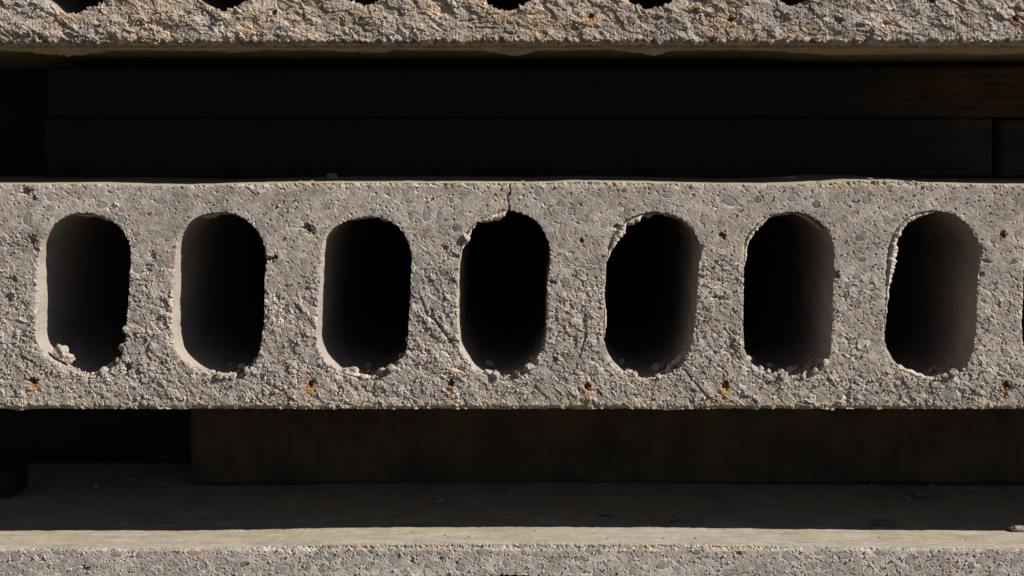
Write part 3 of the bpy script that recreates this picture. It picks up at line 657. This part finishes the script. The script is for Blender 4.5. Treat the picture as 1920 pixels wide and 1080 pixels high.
# ------------------------------------------------------------------ strands (parts)
def strand_mesh():
    vs, fs = [], []
    for k in range(7):
        cx, cz = (0, 0) if k == 6 else (.66 * math.cos(k * math.pi / 3), .66 * math.sin(k * math.pi / 3))
        n = 8; b = len(vs); y0 = -.12 if k == 6 else 0
        vs.append((cx, y0 - .08, cz))
        for rr, y in ((.24, y0 - .04), (.33, y0 + .1), (.33, 3)): vs += [(cx + rr * math.cos(2 * math.pi * i / n), y, cz + rr * math.sin(2 * math.pi * i / n)) for i in range(n)]
        fs += [(b, b + 1 + (i + 1) % n, b + 1 + i) for i in range(n)]
        for L in (0, 1): fs += [(b + 1 + L * n + i, b + 1 + L * n + (i + 1) % n, b + 1 + (L + 1) * n + (i + 1) % n, b + 1 + (L + 1) * n + i) for i in range(n)]
    me = bpy.data.meshes.new("strand"); me.from_pydata(vs, [], fs); me.materials.append(M_rust); me.update(); return me
sm = strand_mesh()
for key, lst in (("mid", mid_strands), ("top", top_strands)):
    for x, y, r in lst:
        o = link("strand", sm, slabs[key]); rr = max(3.5, r * .62) * S
        o.location = (wx(x), .0032, wz(y) - slabs[key].location.z); o.scale = (rr, rr, rr); o.rotation_euler = (0, rng.uniform(0, 1), 0)
        tag(o, "rusty end of a steel prestressing strand")

# ------------------------------------------------------------------ rocks, crumbs, flakes
def ico(sub):
    t = (1 + 5 ** .5) / 2
    v = [(-1, t, 0), (1, t, 0), (-1, -t, 0), (1, -t, 0), (0, -1, t), (0, 1, t), (0, -1, -t), (0, 1, -t), (t, 0, -1), (t, 0, 1), (-t, 0, -1), (-t, 0, 1)]
    f = [(0, 11, 5), (0, 5, 1), (0, 1, 7), (0, 7, 10), (0, 10, 11), (1, 5, 9), (5, 11, 4), (11, 10, 2), (10, 7, 6), (7, 1, 8), (3, 9, 4), (3, 4, 2), (3, 2, 6), (3, 6, 8), (3, 8, 9), (4, 9, 5), (2, 4, 11), (6, 2, 10), (8, 6, 7), (9, 8, 1)]
    v = [Vector(x).normalized() for x in v]
    for _ in range(sub):
        c = {}; nf = []
        def m(a, b):
            k = (min(a, b), max(a, b))
            if k not in c: c[k] = len(v); v.append(((v[a] + v[b]) / 2).normalized())
            return c[k]
        for a, b, d in f:
            x, y, z = m(a, b), m(b, d), m(d, a); nf += [(a, x, z), (b, y, x), (d, z, y), (x, y, z)]
        f = nf
    return np.array([tuple(x) for x in v]), np.array(f)
def rock(name, seed, sub=3, lump=.35, rough=.10, planes=7, round_=False, mat=None, tint=(.36, .32, .28)):
    r = np.random.RandomState(seed); v, f = ico(sub)
    if not round_:
        for _ in range(planes):                                   # knock facets off
            n = r.normal(size=3); n /= np.linalg.norm(n); d = r.uniform(.55, .85); s = v @ n
            v = v - np.outer(np.clip(s - d, 0, None) * .92, n)
    k = r.rand(3) * 50
    nz = fbm(v[:, 0] * 1.6 + k[0] + v[:, 2], v[:, 1] * 1.6 + k[1] - v[:, 2] * 1.3, 80 + seed % 7, 3) * lump
    ng = (grain(v[:, 0] * 3.3 + k[1] + v[:, 2] * 2, v[:, 1] * 3.3 + k[2] - v[:, 2] * 2.4, 5) - .7) * rough
    v = v * (1 + nz + ng)[:, None]
    T = np.array(tint)[None, :] * (1 + .25 * fbm(v[:, 0] * 2 + k[0], v[:, 2] * 2, 90, 2))[:, None]
    return np_mesh(name, v, [f], None, (mat or M_face,), np.zeros(len(f), bool), T)
crumb_meshes = [rock("mortar_crumb", 20 + k, 3, .24, .17, 4 + 2 * (k % 4), False, M_face, (.42, .375, .325)) for k in range(9)]
def bound(p, xr): return p
def floor_v(poly, u):
    """lowest face-plane v of a hole outline at u"""
    A = poly; B = np.roll(poly, -1, 0); best = None
    for a, b in zip(A, B):
        if (a[0] - u) * (b[0] - u) <= 0 and a[0] != b[0]:
            v = a[1] + (u - a[0]) / (b[0] - a[0]) * (b[1] - a[1]); best = v if best is None else max(best, v)
    return best
short = ["first core from left", "second core from left", "third core from left", "fourth core from left", "fifth core from left", "sixth core from left", "seventh core from left"]
def floor_pos(u, p):
    t = (u - p[:, 0].min()) / (p[:, 0].max() - p[:, 0].min())
    return "left foot" if t < .33 else "mid floor" if t < .6 else "right floor" if t < .78 else "right foot"
names = ["leftmost", "second", "third", "fourth", "fifth", "sixth", "seventh"]
order = ["leftmost core", "second core from the left", "third core from the left", "fourth core from the left", "fifth core from the left", "sixth core from the left", "last full core on the right"]
def put_crumb(u, v, d, r, label, group, squash=.8, mesh=None, rg=rng):
    o = link("mortar_crumb", mesh or rg.choice(crumb_meshes)); o.location = (wx(u), d, wz(v)); o.rotation_euler = (rg.uniform(0, 6), rg.uniform(0, 6), rg.uniform(0, 6))
    k = r * S; o.scale = (k, k * rg.uniform(.8, 1.15), k * squash); tag(o, label, "mortar crumb", group); return o
rg = random.Random(5)
# (u range, count, size range) at each opening's lip
lip = [[(140, 230, 12, 4, 10), (185, 238, 12, 5, 11)], [(378, 475, 16, 4, 9), (395, 480, 8, 5, 9)], [(650, 690, 4, 5, 9), (708, 765, 12, 4, 9)], [(885, 935, 7, 4, 8), (970, 1012, 11, 4, 9)],
       [(1160, 1200, 7, 5, 9), (1235, 1285, 9, 4, 9)], [(1405, 1470, 10, 4, 8), (1490, 1552, 13, 4, 10)], [(1690, 1700, 2, 4, 6), (1760, 1818, 10, 4, 8)]]
for k, grp in enumerate(lip):
    for (u0, u1, n, r0, r1) in grp:
        for i in range(n):
            u = rg.uniform(u0, u1); fv = floor_v(mid_holes[k], u) or 700
            r = rg.uniform(r0, r1 + 2) * (0.7 if i % 2 else 1.0)
            d = rg.uniform(-0.001, .014) if i % 3 else rg.uniform(.02, .08)
            sz = "tiny" if r < 4.6 else "small" if r < 6.4 else "large"
            ps = floor_pos(u, mid_holes[k]); dp = "at the lip" if d < .016 else "set back"
            put_crumb(u, fv - r * .75, d, r, "%s mortar crumb %s, %s of the %s" % (sz, dp, ps, short[k]), "mortar crumbs in the " + short[k], .8, None, rg)
# fine grit: a mesh of many tiny grains
def grit_mesh(name, pts, sizes, tints, seed):
    r = np.random.RandomState(seed); v, f = ico(0); n = len(pts)
    j = 1 + .35 * r.uniform(-1, 1, (n, len(v), 1)); s = np.asarray(sizes)[:, None, None] * r.uniform(.6, 1.2, (n, 1, 3))
    co = (v[None] * j * s + np.asarray(pts)[:, None, :]).reshape(-1, 3)
    F = (f[None] + (np.arange(n) * len(v))[:, None, None]).reshape(-1, 3)
    T = np.repeat(np.asarray(tints), len(v), 0)
    return np_mesh(name, co, [F], None, (M_face,), np.zeros(len(F), bool), T)
r = np.random.RandomState(3)
def face_grit(key, n, ulo, uhi, vlo, vhi, holes, hf, rf, base, seed):
    r = np.random.RandomState(seed); u = r.uniform(ulo, uhi, n * 3); v = r.uniform(vlo, vhi, n * 3)
    k = r.rand(n * 3) < rf(u, v); u, v = u[k][:n], v[k][:n]
    sd = np.full(len(u), 99.0); P = np.stack([u, v], 1)
    for p in holes:
        i = np.where((u > p[:, 0].min() - 9) & (u < p[:, 0].max() + 9) & (v > p[:, 1].min() - 9) & (v < p[:, 1].max() + 9))[0]
        if len(i): sd[i] = np.minimum(sd[i], poly_query(P[i], p)[0])
    k = sd > 1.5; u, v, sd = u[k], v[k], sd[k]
    h = hf(u, v, sd); sz = r.uniform(.5, 1.0, len(u)) ** 3 * 2.2 * S + .2e-3
    T = np.array(base) * r.uniform(.75, 1.3, (len(u), 1)) * (1 + r.uniform(-.06, .06, (len(u), 3)))
    me = grit_mesh("grit", np.stack([wx(u), -h - sz * .2, wz(v)], 1), sz, np.clip(T, 0, .8), seed)
    o = link("grit", me, slabs[key], (0, 0, -slabs[key].location.z)); tag(o, "loose sand grains and mortar specks stuck to the broken end", None, None, "stuff")
st_keep = dict(s_h)
face_grit("mid", 9000, -15, 1935, 350, 765, mid_holes, height_mid, lambda u, v: np.clip(rough_mid(u, v), .12, 1) ** 1.3, (.42, .375, .33), 31)
face_grit("top", 2500, -15, 1935, 0, 80, top_holes, height_top, lambda u, v: 0.5 + 0 * u, (.46, .39, .32), 32)
face_grit("bot", 700, -15, 1935, 1028, 1088, bot_holes, height_bot, lambda u, v: 0.5 + 0 * u, (.43, .40, .36), 33)

gp, gs, gt = [], [], []
rgg = np.random.RandomState(9)
for k in range(7):
    for _ in range(520):
        x0, x1 = mid_holes[k][:, 0].min(), mid_holes[k][:, 0].max(); t = rgg.beta(3.2, 2.2); u = x0 + (x1 - x0) * (.18 + .76 * t); fv = floor_v(mid_holes[k], u)
        if fv is None or fv < 655: continue
        szz = (rgg.rand() ** 2 * 2.6 + .8) * S
        pile = 7 * np.clip(fbm(np.array([u / 18.]), np.array([k * 9.1]), 88, 2)[0] + .2, 0, 1)
        gp.append((wx(u), rgg.exponential(.014) + .0005, wz(fv - rgg.rand() * pile) + szz * .5)); gs.append(szz); gt.append(np.array((.44, .385, .33)) * rgg.uniform(.8, 1.2))
gm_ = grit_mesh("mortar_grit", np.array(gp), np.array(gs), np.clip(np.array(gt), 0, .8), 4)
tag(link("mortar_grit", gm_), "fine loose mortar grit strewn over the floors of the oval cores", "grit", None, "stuff")

# ragged mortar flakes on the rims (parts of the middle slab)
def flake(pts, seed, d0=.003, thick=.012, tint=(.47, .415, .35), bulge=.0025, hole=None):
    p = np.array(pts, float); n = max(14, int(np.sum(np.hypot(*np.diff(p[:, :2], axis=0).T)) / 1.5))
    L = np.concatenate([[0], np.cumsum(np.hypot(*np.diff(p[:, :2], axis=0).T))]); s = np.linspace(0, L[-1], n)
    x = np.interp(s, L, p[:, 0]); y = np.interp(s, L, p[:, 1]); w = np.interp(s, L, p[:, 2])
    w = w * (1 + .35 * fbm(s / 9, s * 0 + seed, 81, 2)) + 3.0 * fbm(s / 11, s * 0 + seed * 3, 82, 3) * sst(0, 4, w); w = np.clip(w, .3, None)
    tx, ty = np.gradient(x), np.gradient(y); l = np.hypot(tx, ty); nx, ny = -ty / l, tx / l
    c = hole.mean(0)
    if (c[0] - x.mean()) * nx.mean() + (c[1] - y.mean()) * ny.mean() < 0: nx, ny = -nx, -ny
    rows = []
    prof = [(-.35, .6), (0, .15), (.2, -.6), (.45, -1), (.7, -.8), (.9, -.2), (1.0, .6)]
    m = len(prof)
    for k, (a, b) in enumerate(prof):
        off = a * w if a >= 0 else a * 6
        g = (grain((x + nx * off) / 7, (y + ny * off) / 7, 83) - .7) * .0010 + .0007 * fbm(x / 4, y / 4 + a, 85, 2)
        rows.append(np.stack([wx(x + nx * off), d0 + b * bulge * np.clip(w / 9, .3, 1.4) - g, wz(y + ny * off)], 1))
    rows.append(np.stack([wx(x + nx * w * .8), np.full(n, d0 + thick), wz(y + ny * w * .8)], 1))
    rows.append(np.stack([wx(x - nx * 3), np.full(n, d0 + thick * 1.3), wz(y - ny * 3)], 1))
    co = np.concatenate(rows); R = len(rows); i = np.arange(n * R).reshape(R, n)
    F = np.stack([i[:-1, :-1].ravel(), i[:-1, 1:].ravel(), i[1:, 1:].ravel(), i[1:, :-1].ravel()], 1)
    T = np.tile(np.array(tint), (len(co), 1)) * (1 + .12 * fbm(co[:, 0] * 300, co[:, 2] * 300, 84, 2))[:, None]
    me = np_mesh("mortar_flake", co, [F], None, (M_face,), np.zeros(len(F), bool), T)
    return link("mortar_flake", me, slabs["mid"], (0, 0, -slabs["mid"].location.z))
FL = [
 (3, [(860, 492, 3), (862, 470, 4), (867, 452, 9), (873, 441, 10), (880, 431, 5), (893, 417, 3)], .002), (3, [(896, 414, 3), (906, 409, 9), (918, 403, 14), (930, 400, 15), (942, 397, 10), (950, 394, 2)], .0015),
 (4, [(1137, 490, 2), (1140, 472, 6), (1146, 450, 13), (1156, 433, 16), (1166, 422, 12), (1172, 417, 4)], .002), (4, [(1172, 418, 6), (1182, 411, 13), (1194, 405, 12), (1204, 401, 5)], .003),
 (4, [(1204, 401, 4), (1214, 399, 12), (1222, 398, 8), (1232, 398, 3)], .007), (4, [(1234, 398, 3), (1250, 400, 5), (1262, 405, 4), (1272, 409, 3)], .008), (4, [(1133, 560, 1), (1133, 585, 4), (1132, 600, 6), (1132, 618, 4), (1132, 635, 1)], .002),
 (5, [(1394, 500, 2), (1395, 480, 6), (1396, 460, 6), (1402, 441, 9), (1412, 428, 9), (1424, 417, 8), (1438, 408, 4), (1450, 404, 2)], .002), (5, [(1452, 403, 4), (1470, 399, 6), (1490, 398, 3), (1505, 401, 4), (1520, 407, 7), (1534, 416, 9), (1546, 428, 5)], .010),
 (6, [(1659, 620, 1), (1660, 570, 5), (1661, 530, 10), (1662, 505, 17), (1664, 484, 17), (1666, 470, 20), (1669, 455, 14)], .002), (6, [(1667, 462, 13), (1675, 440, 14), (1688, 421, 11), (1703, 409, 9), (1722, 401, 8), (1742, 397, 5), (1756, 395, 2)], .003),
 (0, [(132, 401, 2), (145, 399, 7), (158, 399, 9), (172, 400, 7), (186, 402, 8), (200, 406, 10), (212, 412, 4)], .010), (1, [(372, 404, 4), (385, 400, 11), (398, 398, 12), (408, 397, 5), (430, 399, 3), (445, 402, 5), (455, 406, 2)], .009),
 (2, [(660, 411, 3), (675, 408, 5), (690, 407, 3), (706, 407, 2), (718, 410, 5), (730, 415, 3)], .009),
 (4, [(1292, 664, 3), (1287, 676, 9), (1278, 690, 14), (1262, 702, 8), (1252, 707, 2)], .020), (6, [(1686, 688, 3), (1700, 700, 8), (1718, 708, 9), (1738, 713, 6), (1760, 715, 2)], .006), (2, [(636, 697, 2), (652, 705, 8), (672, 709, 6), (700, 712, 3), (725, 706, 2)], .004)]
for k, (hid, pts, d0) in enumerate(FL):
    back = d0 > .006
    flake(pts, 10 + k, d0, .018 if back else .010, (.40, .33, .25) if back and k < 14 else (.47, .415, .35), .0025, mid_holes[hid])
# mortar lumps stuck in the openings (parts)
for u, v, d, rx, rz, s in [(108, 662, .010, 14, 13, 3), (122, 676, .014, 10, 9, 4), (655, 697, .006, 15, 9, 5), (1030, 520, .010, 4, 6, 6), (1027, 563, .010, 3, 8, 7), (505, 478, .004, 8, 5, 8), (873, 446, .001, 7, 9, 9)]:
    o = link("mortar_lump", rock("mortar_lump", s + 60, 4, .4, .12, 3, False, M_face, (.46, .405, .345)), slabs["mid"]); o.location = (wx(u), d, wz(v) - slabs["mid"].location.z); o.scale = (rx * S, 9 * S, rz * S)

# ------------------------------------------------------------------ loose stones on the slabs
def on_slab(u, v, base_v):
    """face plane edge base_v seen at picture point (u,v): world x and depth on that plane"""
    d = D * ((base_v - VY) / (v - VY) - 1); k = (D + d) / D
    return wx(VX + (u - VX) * k), d, wz(base_v), k
def loose(name, u, v, wpx, hpx, base_v, label, cat, seed, round_=False, group=None, col=(.30, .27, .24), dep=.8, me=None):
    base_v = 1026 + float(bot_top(u)) if base_v > 900 else max(345 + float(mid_top(u)) + .5, v + .8)
    x, d, z, k = on_slab(u, v, base_v)
    if me is None: me = rock(name, seed, 3, .22, .05, 8, round_, M_face, col)
    o = link(name, me); o.scale = (wpx / 2 * S * k, wpx / 2 * S * k * dep, hpx / 2 * S * k)
    o.location = (x, d, z + hpx / 2 * S * k * .55); o.rotation_euler = (0, 0, (seed * 1.7) % 6.28 if round_ else (seed % 5) * .2 - .4)
    return tag(o, label, cat, group)
MB = 347
loose("pebble", 623, 336.5, 28, 16, MB, "round grey pebble lying in shade on the middle slab, left of centre", "pebble", 1, True, None, (.28, .26, .23))
loose("concrete_chip", 1484, 337.5, 34, 10, MB, "flat angular pale chip on top of the middle slab right of centre", "concrete chip", 2, False, None, (.36, .34, .31))
loose("concrete_chip", 1535, 343.5, 12, 6, MB, "tiny dark chip on the sunlit top edge between the fifth and sixth cores", "concrete chip", 3, False, None, (.2, .18, .16))
loose("pebble", 1712, 342, 9, 5, MB, "tiny brown pebble on the top edge above the last full core", "pebble", 4, True, None, (.30, .18, .11))
loose("concrete_chip", 1790, 338.5, 11, 6, MB, "small pale chip on the middle slab near the right timber joint", "concrete chip", 5)
loose("concrete_chip", 1630, 337, 18, 5, MB, "thin dark sliver on the middle slab left of the tiny brown pebble", "concrete chip", 6, False, None, (.2, .19, .17))
B2 = 1024
loose("rubble_stone", 1727, 930, 46, 20, B2, "largest flat broken stone of the little rubble pile on the lowest slab", "rubble stone", 11, False, None, (.17, .15, .12))
loose("rubble_stone", 1701, 938, 18, 12, B2, "small angular stone at the left foot of the rubble pile on the lowest slab", "rubble stone", 12, False, None, (.2, .17, .14))
loose("rubble_stone", 1745, 939, 16, 7, B2, "low dark stone at the right foot of the rubble pile on the lowest slab", "rubble stone", 13, False, None, (.16, .15, .13))
loose("rubble_stone", 1270, 977, 26, 20, B2, "pointed grey stone with a dark underside standing alone right of centre on the lowest slab", "rubble stone", 14, False, None, (.16, .14, .115))
loose("rubble_stone", 1657, 984, 44, 13, B2, "broad low peaked stone near the shadow edge on the lowest slab", "rubble stone", 15, False, None, (.15, .14, .125))
loose("rubble_stone", 1911, 996, 36, 15, B2, "broken stone at the right edge of the picture on the shadow line", "rubble stone", 16, False, None, (.30, .25, .21))
loose("rubble_stone", 22, 931, 14, 9, B2, "small pale stone far back at the left end of the lowest slab", "rubble stone", 17, False, None, (.45, .42, .38))
loose("rubble_stone", 245, 899, 20, 4, B2, "thin pale flake lying deep in the gap in front of the dark left opening", "rubble stone", 18, False, None, (.45, .42, .36))
loose("rubble_stone", 826, 941, 20, 8, B2, "small grey stone in a dark patch on the lowest slab left of centre", "rubble stone", 19, False, None, (.32, .3, .27))
loose("rubble_stone", 704, 943, 18, 8, B2, "dull stone on the lowest slab below the third core", "rubble stone", 20, False, None, (.2, .19, .17))
x, d, z, k = on_slab(1135, 970, B2)
tw = bpy.data.curves.new("twig", 'CURVE'); tw.dimensions = '3D'; tw.bevel_depth = .001; tw.bevel_resolution = 2
sp = tw.splines.new('POLY'); pp = [(-.009, .004, .0012), (-.004, .001, .0012), (0, .0, .0014), (.004, -.002, .0012), (.009, -.005, .001)]
sp.points.add(len(pp) - 1)
for q, c in zip(sp.points, pp): q.co = (*c, 1); q.radius = 1.2 - abs(c[0]) * 30
tw_o = bpy.data.objects.new("tmp", tw); C.collection.objects.link(tw_o)
dg = bpy.context.evaluated_depsgraph_get(); tm = bpy.data.meshes.new_from_object(tw_o.evaluated_get(dg)); bpy.data.objects.remove(tw_o)
tm.materials.clear(); tm.materials.append(M_wood_up); tm.name = "twig"
tag(link("twig", tm, None, (x, d, z)), "short dark twig lying on the lowest slab right of centre", "twig")
chip_me = [rock("small_chip", 130 + k, 1, .25, .05, 5, False, M_face, (.34, .29, .235)) for k in range(6)]
rg = random.Random(77)
spots = [(400, 931), (318, 938), (282, 925), (70, 946), (520, 972), (420, 967), (130, 950), (180, 912), (1135, 907), (1145, 909), (958, 921), (972, 946), (895, 951), (986, 934), (917, 934), (1006, 958), (1079, 957), (1120, 958), (1242, 960), (1266, 955), (1253, 939), (1295, 912), (1370, 913), (1375, 913),
         (1527, 914), (1504, 921), (1607, 927), (1620, 913), (1635, 911), (1815, 915), (1830, 914), (1783, 956), (1861, 970), (1447, 967), (1342, 966), (1720, 956), (1680, 941), (533, 938), (545, 950), (760, 928), (655, 966), (1030, 932), (1665, 962), (1443, 977), (1480, 974), (1747, 911)]
for (u, v) in spots:
    s = rg.uniform(6, 12)
    kk = min(range(7), key=lambda q: abs([155, 410, 684, 945, 1222, 1480, 1748][q] - u)); dd = "far back" if v < 925 else "midway" if v < 950 else "near the sunlight"
    o = loose("small_chip", u, v, s, s * .45, B2, "tiny chip %s on the shaded lowest slab, under the %s core" % (dd, short[kk].split()[0]), "concrete chip", rg.randrange(99), False, "tiny chips scattered on the lowest slab", me=rg.choice(chip_me))
for u in [1310, 1392, 1420, 1548, 1580, 1660, 1690, 1860, 215, 250, 505, 540, 563, 585, 600, 700, 765, 900, 980, 1060, 1110]:
    s = rg.uniform(5, 9)
    loose("small_chip", u, rg.uniform(337, 341), s, s * .45, MB, "tiny chip in the shade on the middle slab's top, above the %s core" % short[min(range(7), key=lambda q: abs([155, 410, 684, 945, 1222, 1480, 1748][q] - u))].split()[0], "concrete chip", rg.randrange(99), False, "tiny chips scattered on the middle slab", me=rg.choice(chip_me))
for u, v in [(897, 987), (1004, 996), (1650, 1008), (1245, 1010), (1140, 1010), (1812, 1013), (775, 997), (575, 992), (1305, 1010), (835, 1004), (880, 1007)]:
    s = rg.uniform(4, 7)
    loose("small_chip", u, v, s, s * .6, B2, "tiny chip lying in the sun on the lowest slab's upper surface", "concrete chip", rg.randrange(99), False, "tiny chips in the sunlit strip", me=rg.choice(chip_me))

# ------------------------------------------------------------------ timber
def timber(x0, x1, z0, z1, y0, depth, mat, seed, label, cat="wood block", group=None, dents=(), vertical=False):
    """sawn timber with a worn front face; a closed mesh"""
    nx = max(8, min(420, int((x1 - x0) / .003))); nz = max(8, int((z1 - z0) / .003))
    X, Z = np.meshgrid(np.linspace(x0, x1, nx), np.linspace(z0, z1, nz))
    u, v = X / S, Z / S
    h = (.0016 * fbm(u / 240, v / 14, seed, 3) + .0006 * gnoise(u / 60, v / 4, seed + 3)) if not vertical else (.0014 * fbm(u / 12, v / 160, seed, 3) + .0006 * gnoise(u / 4, v / 60, seed + 3) + .001 * fbm(u / 90, v / 60, seed + 5, 2))
    ed = np.minimum(np.minimum(X - x0, x1 - X), np.minimum(Z - z0, z1 - Z)) / .003
    h = h - .0022 * np.clip(1 - ed, 0, 1) ** 2
    for (cu, cv, a, b, dp, an) in dents:
        px = (X - wx(cu)) * math.cos(an) + (Z - wz(cv)) * math.sin(an); pz = -(X - wx(cu)) * math.sin(an) + (Z - wz(cv)) * math.cos(an)
        q = np.hypot(px / (a * S), pz / (b * S)) + .25 * fbm(u / 14, v / 10, 97, 2); h = h - dp * (1 - sst(.5, 1, q))
    wob = .0014 * fbm(u / 120, v * 0 + seed, 98, 2); Zw = Z + wob * np.where(Z > (z0 + z1) / 2, -1, 1) * (np.abs(Z - (z0 + z1) / 2) / ((z1 - z0) / 2))
    co = np.stack([X.ravel(), (y0 - h).ravel(), Zw.ravel()], 1); i = np.arange(nx * nz).reshape(nz, nx)
    F = [np.stack([i[:-1, :-1].ravel(), i[:-1, 1:].ravel(), i[1:, 1:].ravel(), i[1:, :-1].ravel()], 1)]
    ring = np.concatenate([i[0, :], i[1:, -1], i[-1, -2::-1], i[-2:0:-1, 0]]); nb = len(ring); b0 = len(co)
    back = co[ring].copy(); back[:, 1] = y0 + depth; co = np.concatenate([co, back])
    k = np.arange(nb); kn = (k + 1) % nb
    F.append(np.stack([ring[kn], ring[k], b0 + k, b0 + kn], 1))
    cen = len(co); co = np.concatenate([co, [[(x0 + x1) / 2, y0 + depth, (z0 + z1) / 2]]])
    F.append(np.stack([b0 + kn, b0 + k, np.full(nb, cen)], 1))
    org = np.array([(x0 + x1) / 2, y0, z0]); me = np_mesh("timber_beam", co - org, F, None, (mat,), None)
    return tag(link("timber_piece", me, None, tuple(org)), label, cat, group)  # sawn timber
def bx(px, d): return wx(VX + (px - VX) * (D + d) / D)
def bz(py, d): return wz(VY + (py - VY) * (D + d) / D)
BD = .30
zt_mid = wz(346); zb_top = wz(88); zt_bot = wz(1025); zb_mid = wz(768)
zj = bz(222, BD)
G = "timber beams bearing the slabs"
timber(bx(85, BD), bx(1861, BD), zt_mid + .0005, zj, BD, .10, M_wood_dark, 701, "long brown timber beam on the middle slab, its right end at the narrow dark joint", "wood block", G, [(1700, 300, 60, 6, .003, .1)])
timber(bx(1875, BD), wx(U1), zt_mid + .0005, zj - .0015, BD, .10, M_wood, 705, "short grey timber block right of the narrow dark joint on the middle slab", "wood block", G, [(1980, 300, 60, 6, .003, .1)])
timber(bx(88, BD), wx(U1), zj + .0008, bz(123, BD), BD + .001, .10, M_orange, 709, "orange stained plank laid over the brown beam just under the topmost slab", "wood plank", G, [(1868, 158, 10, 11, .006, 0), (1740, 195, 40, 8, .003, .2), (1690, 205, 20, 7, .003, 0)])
timber(bx(361, BD), wx(U1), zt_bot + .0005, zb_mid - .0008, BD - .01, .12, M_wood_up, 713, "broad rough sawn timber beam between the lowest and the middle slab", "wood block", G,
       [(1260, 790, 120, 7, .006, -.03), (1450, 812, 180, 5, .006, -.12), (1700, 828, 130, 5, .005, -.02), (745, 858, 5, 26, .004, -.4), (1890, 830, 4, 60, .004, 0), (1600, 830, 3, 60, .003, 0), (1830, 800, 3, 60, .003, 0)], True)
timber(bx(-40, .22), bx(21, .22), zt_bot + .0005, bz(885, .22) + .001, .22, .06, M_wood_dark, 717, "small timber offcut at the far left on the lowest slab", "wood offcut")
for z0, z1, lb in ((zt_mid + .0005, zb_top - .001, "added rear timber beam blocking light deep in the upper gap, behind the brown beam"), (zt_bot + .0005, zb_mid - .0008, "added rear timber beam blocking light deep in the lower gap, behind the left opening")):
    timber(wx(U0), wx(U1), z0, z1, .42, .10, M_wood_dark, 720, lb, "wood block", G)  # added full width to block light entering the gaps from behind and the side

# ------------------------------------------------------------------ ground under the stack
gz = wz(1449) + .004
n = 60; X, Y = np.meshgrid(np.linspace(-6, 6, n), np.linspace(-6, 6, n))
Zg = gz + .02 * fbm(X * .8, Y * .8, 800, 3) * sst(1.2, 3.5, np.hypot(X, Y - 1))
i = np.arange(n * n).reshape(n, n)
gm = np_mesh("ground", np.stack([X.ravel(), Y.ravel(), Zg.ravel()], 1), [np.stack([i[:-1, :-1].ravel(), i[:-1, 1:].ravel(), i[1:, 1:].ravel(), i[1:, :-1].ravel()], 1)], None, (M_ground,), None)
tag(link("ground", gm), None, None, None, "structure")
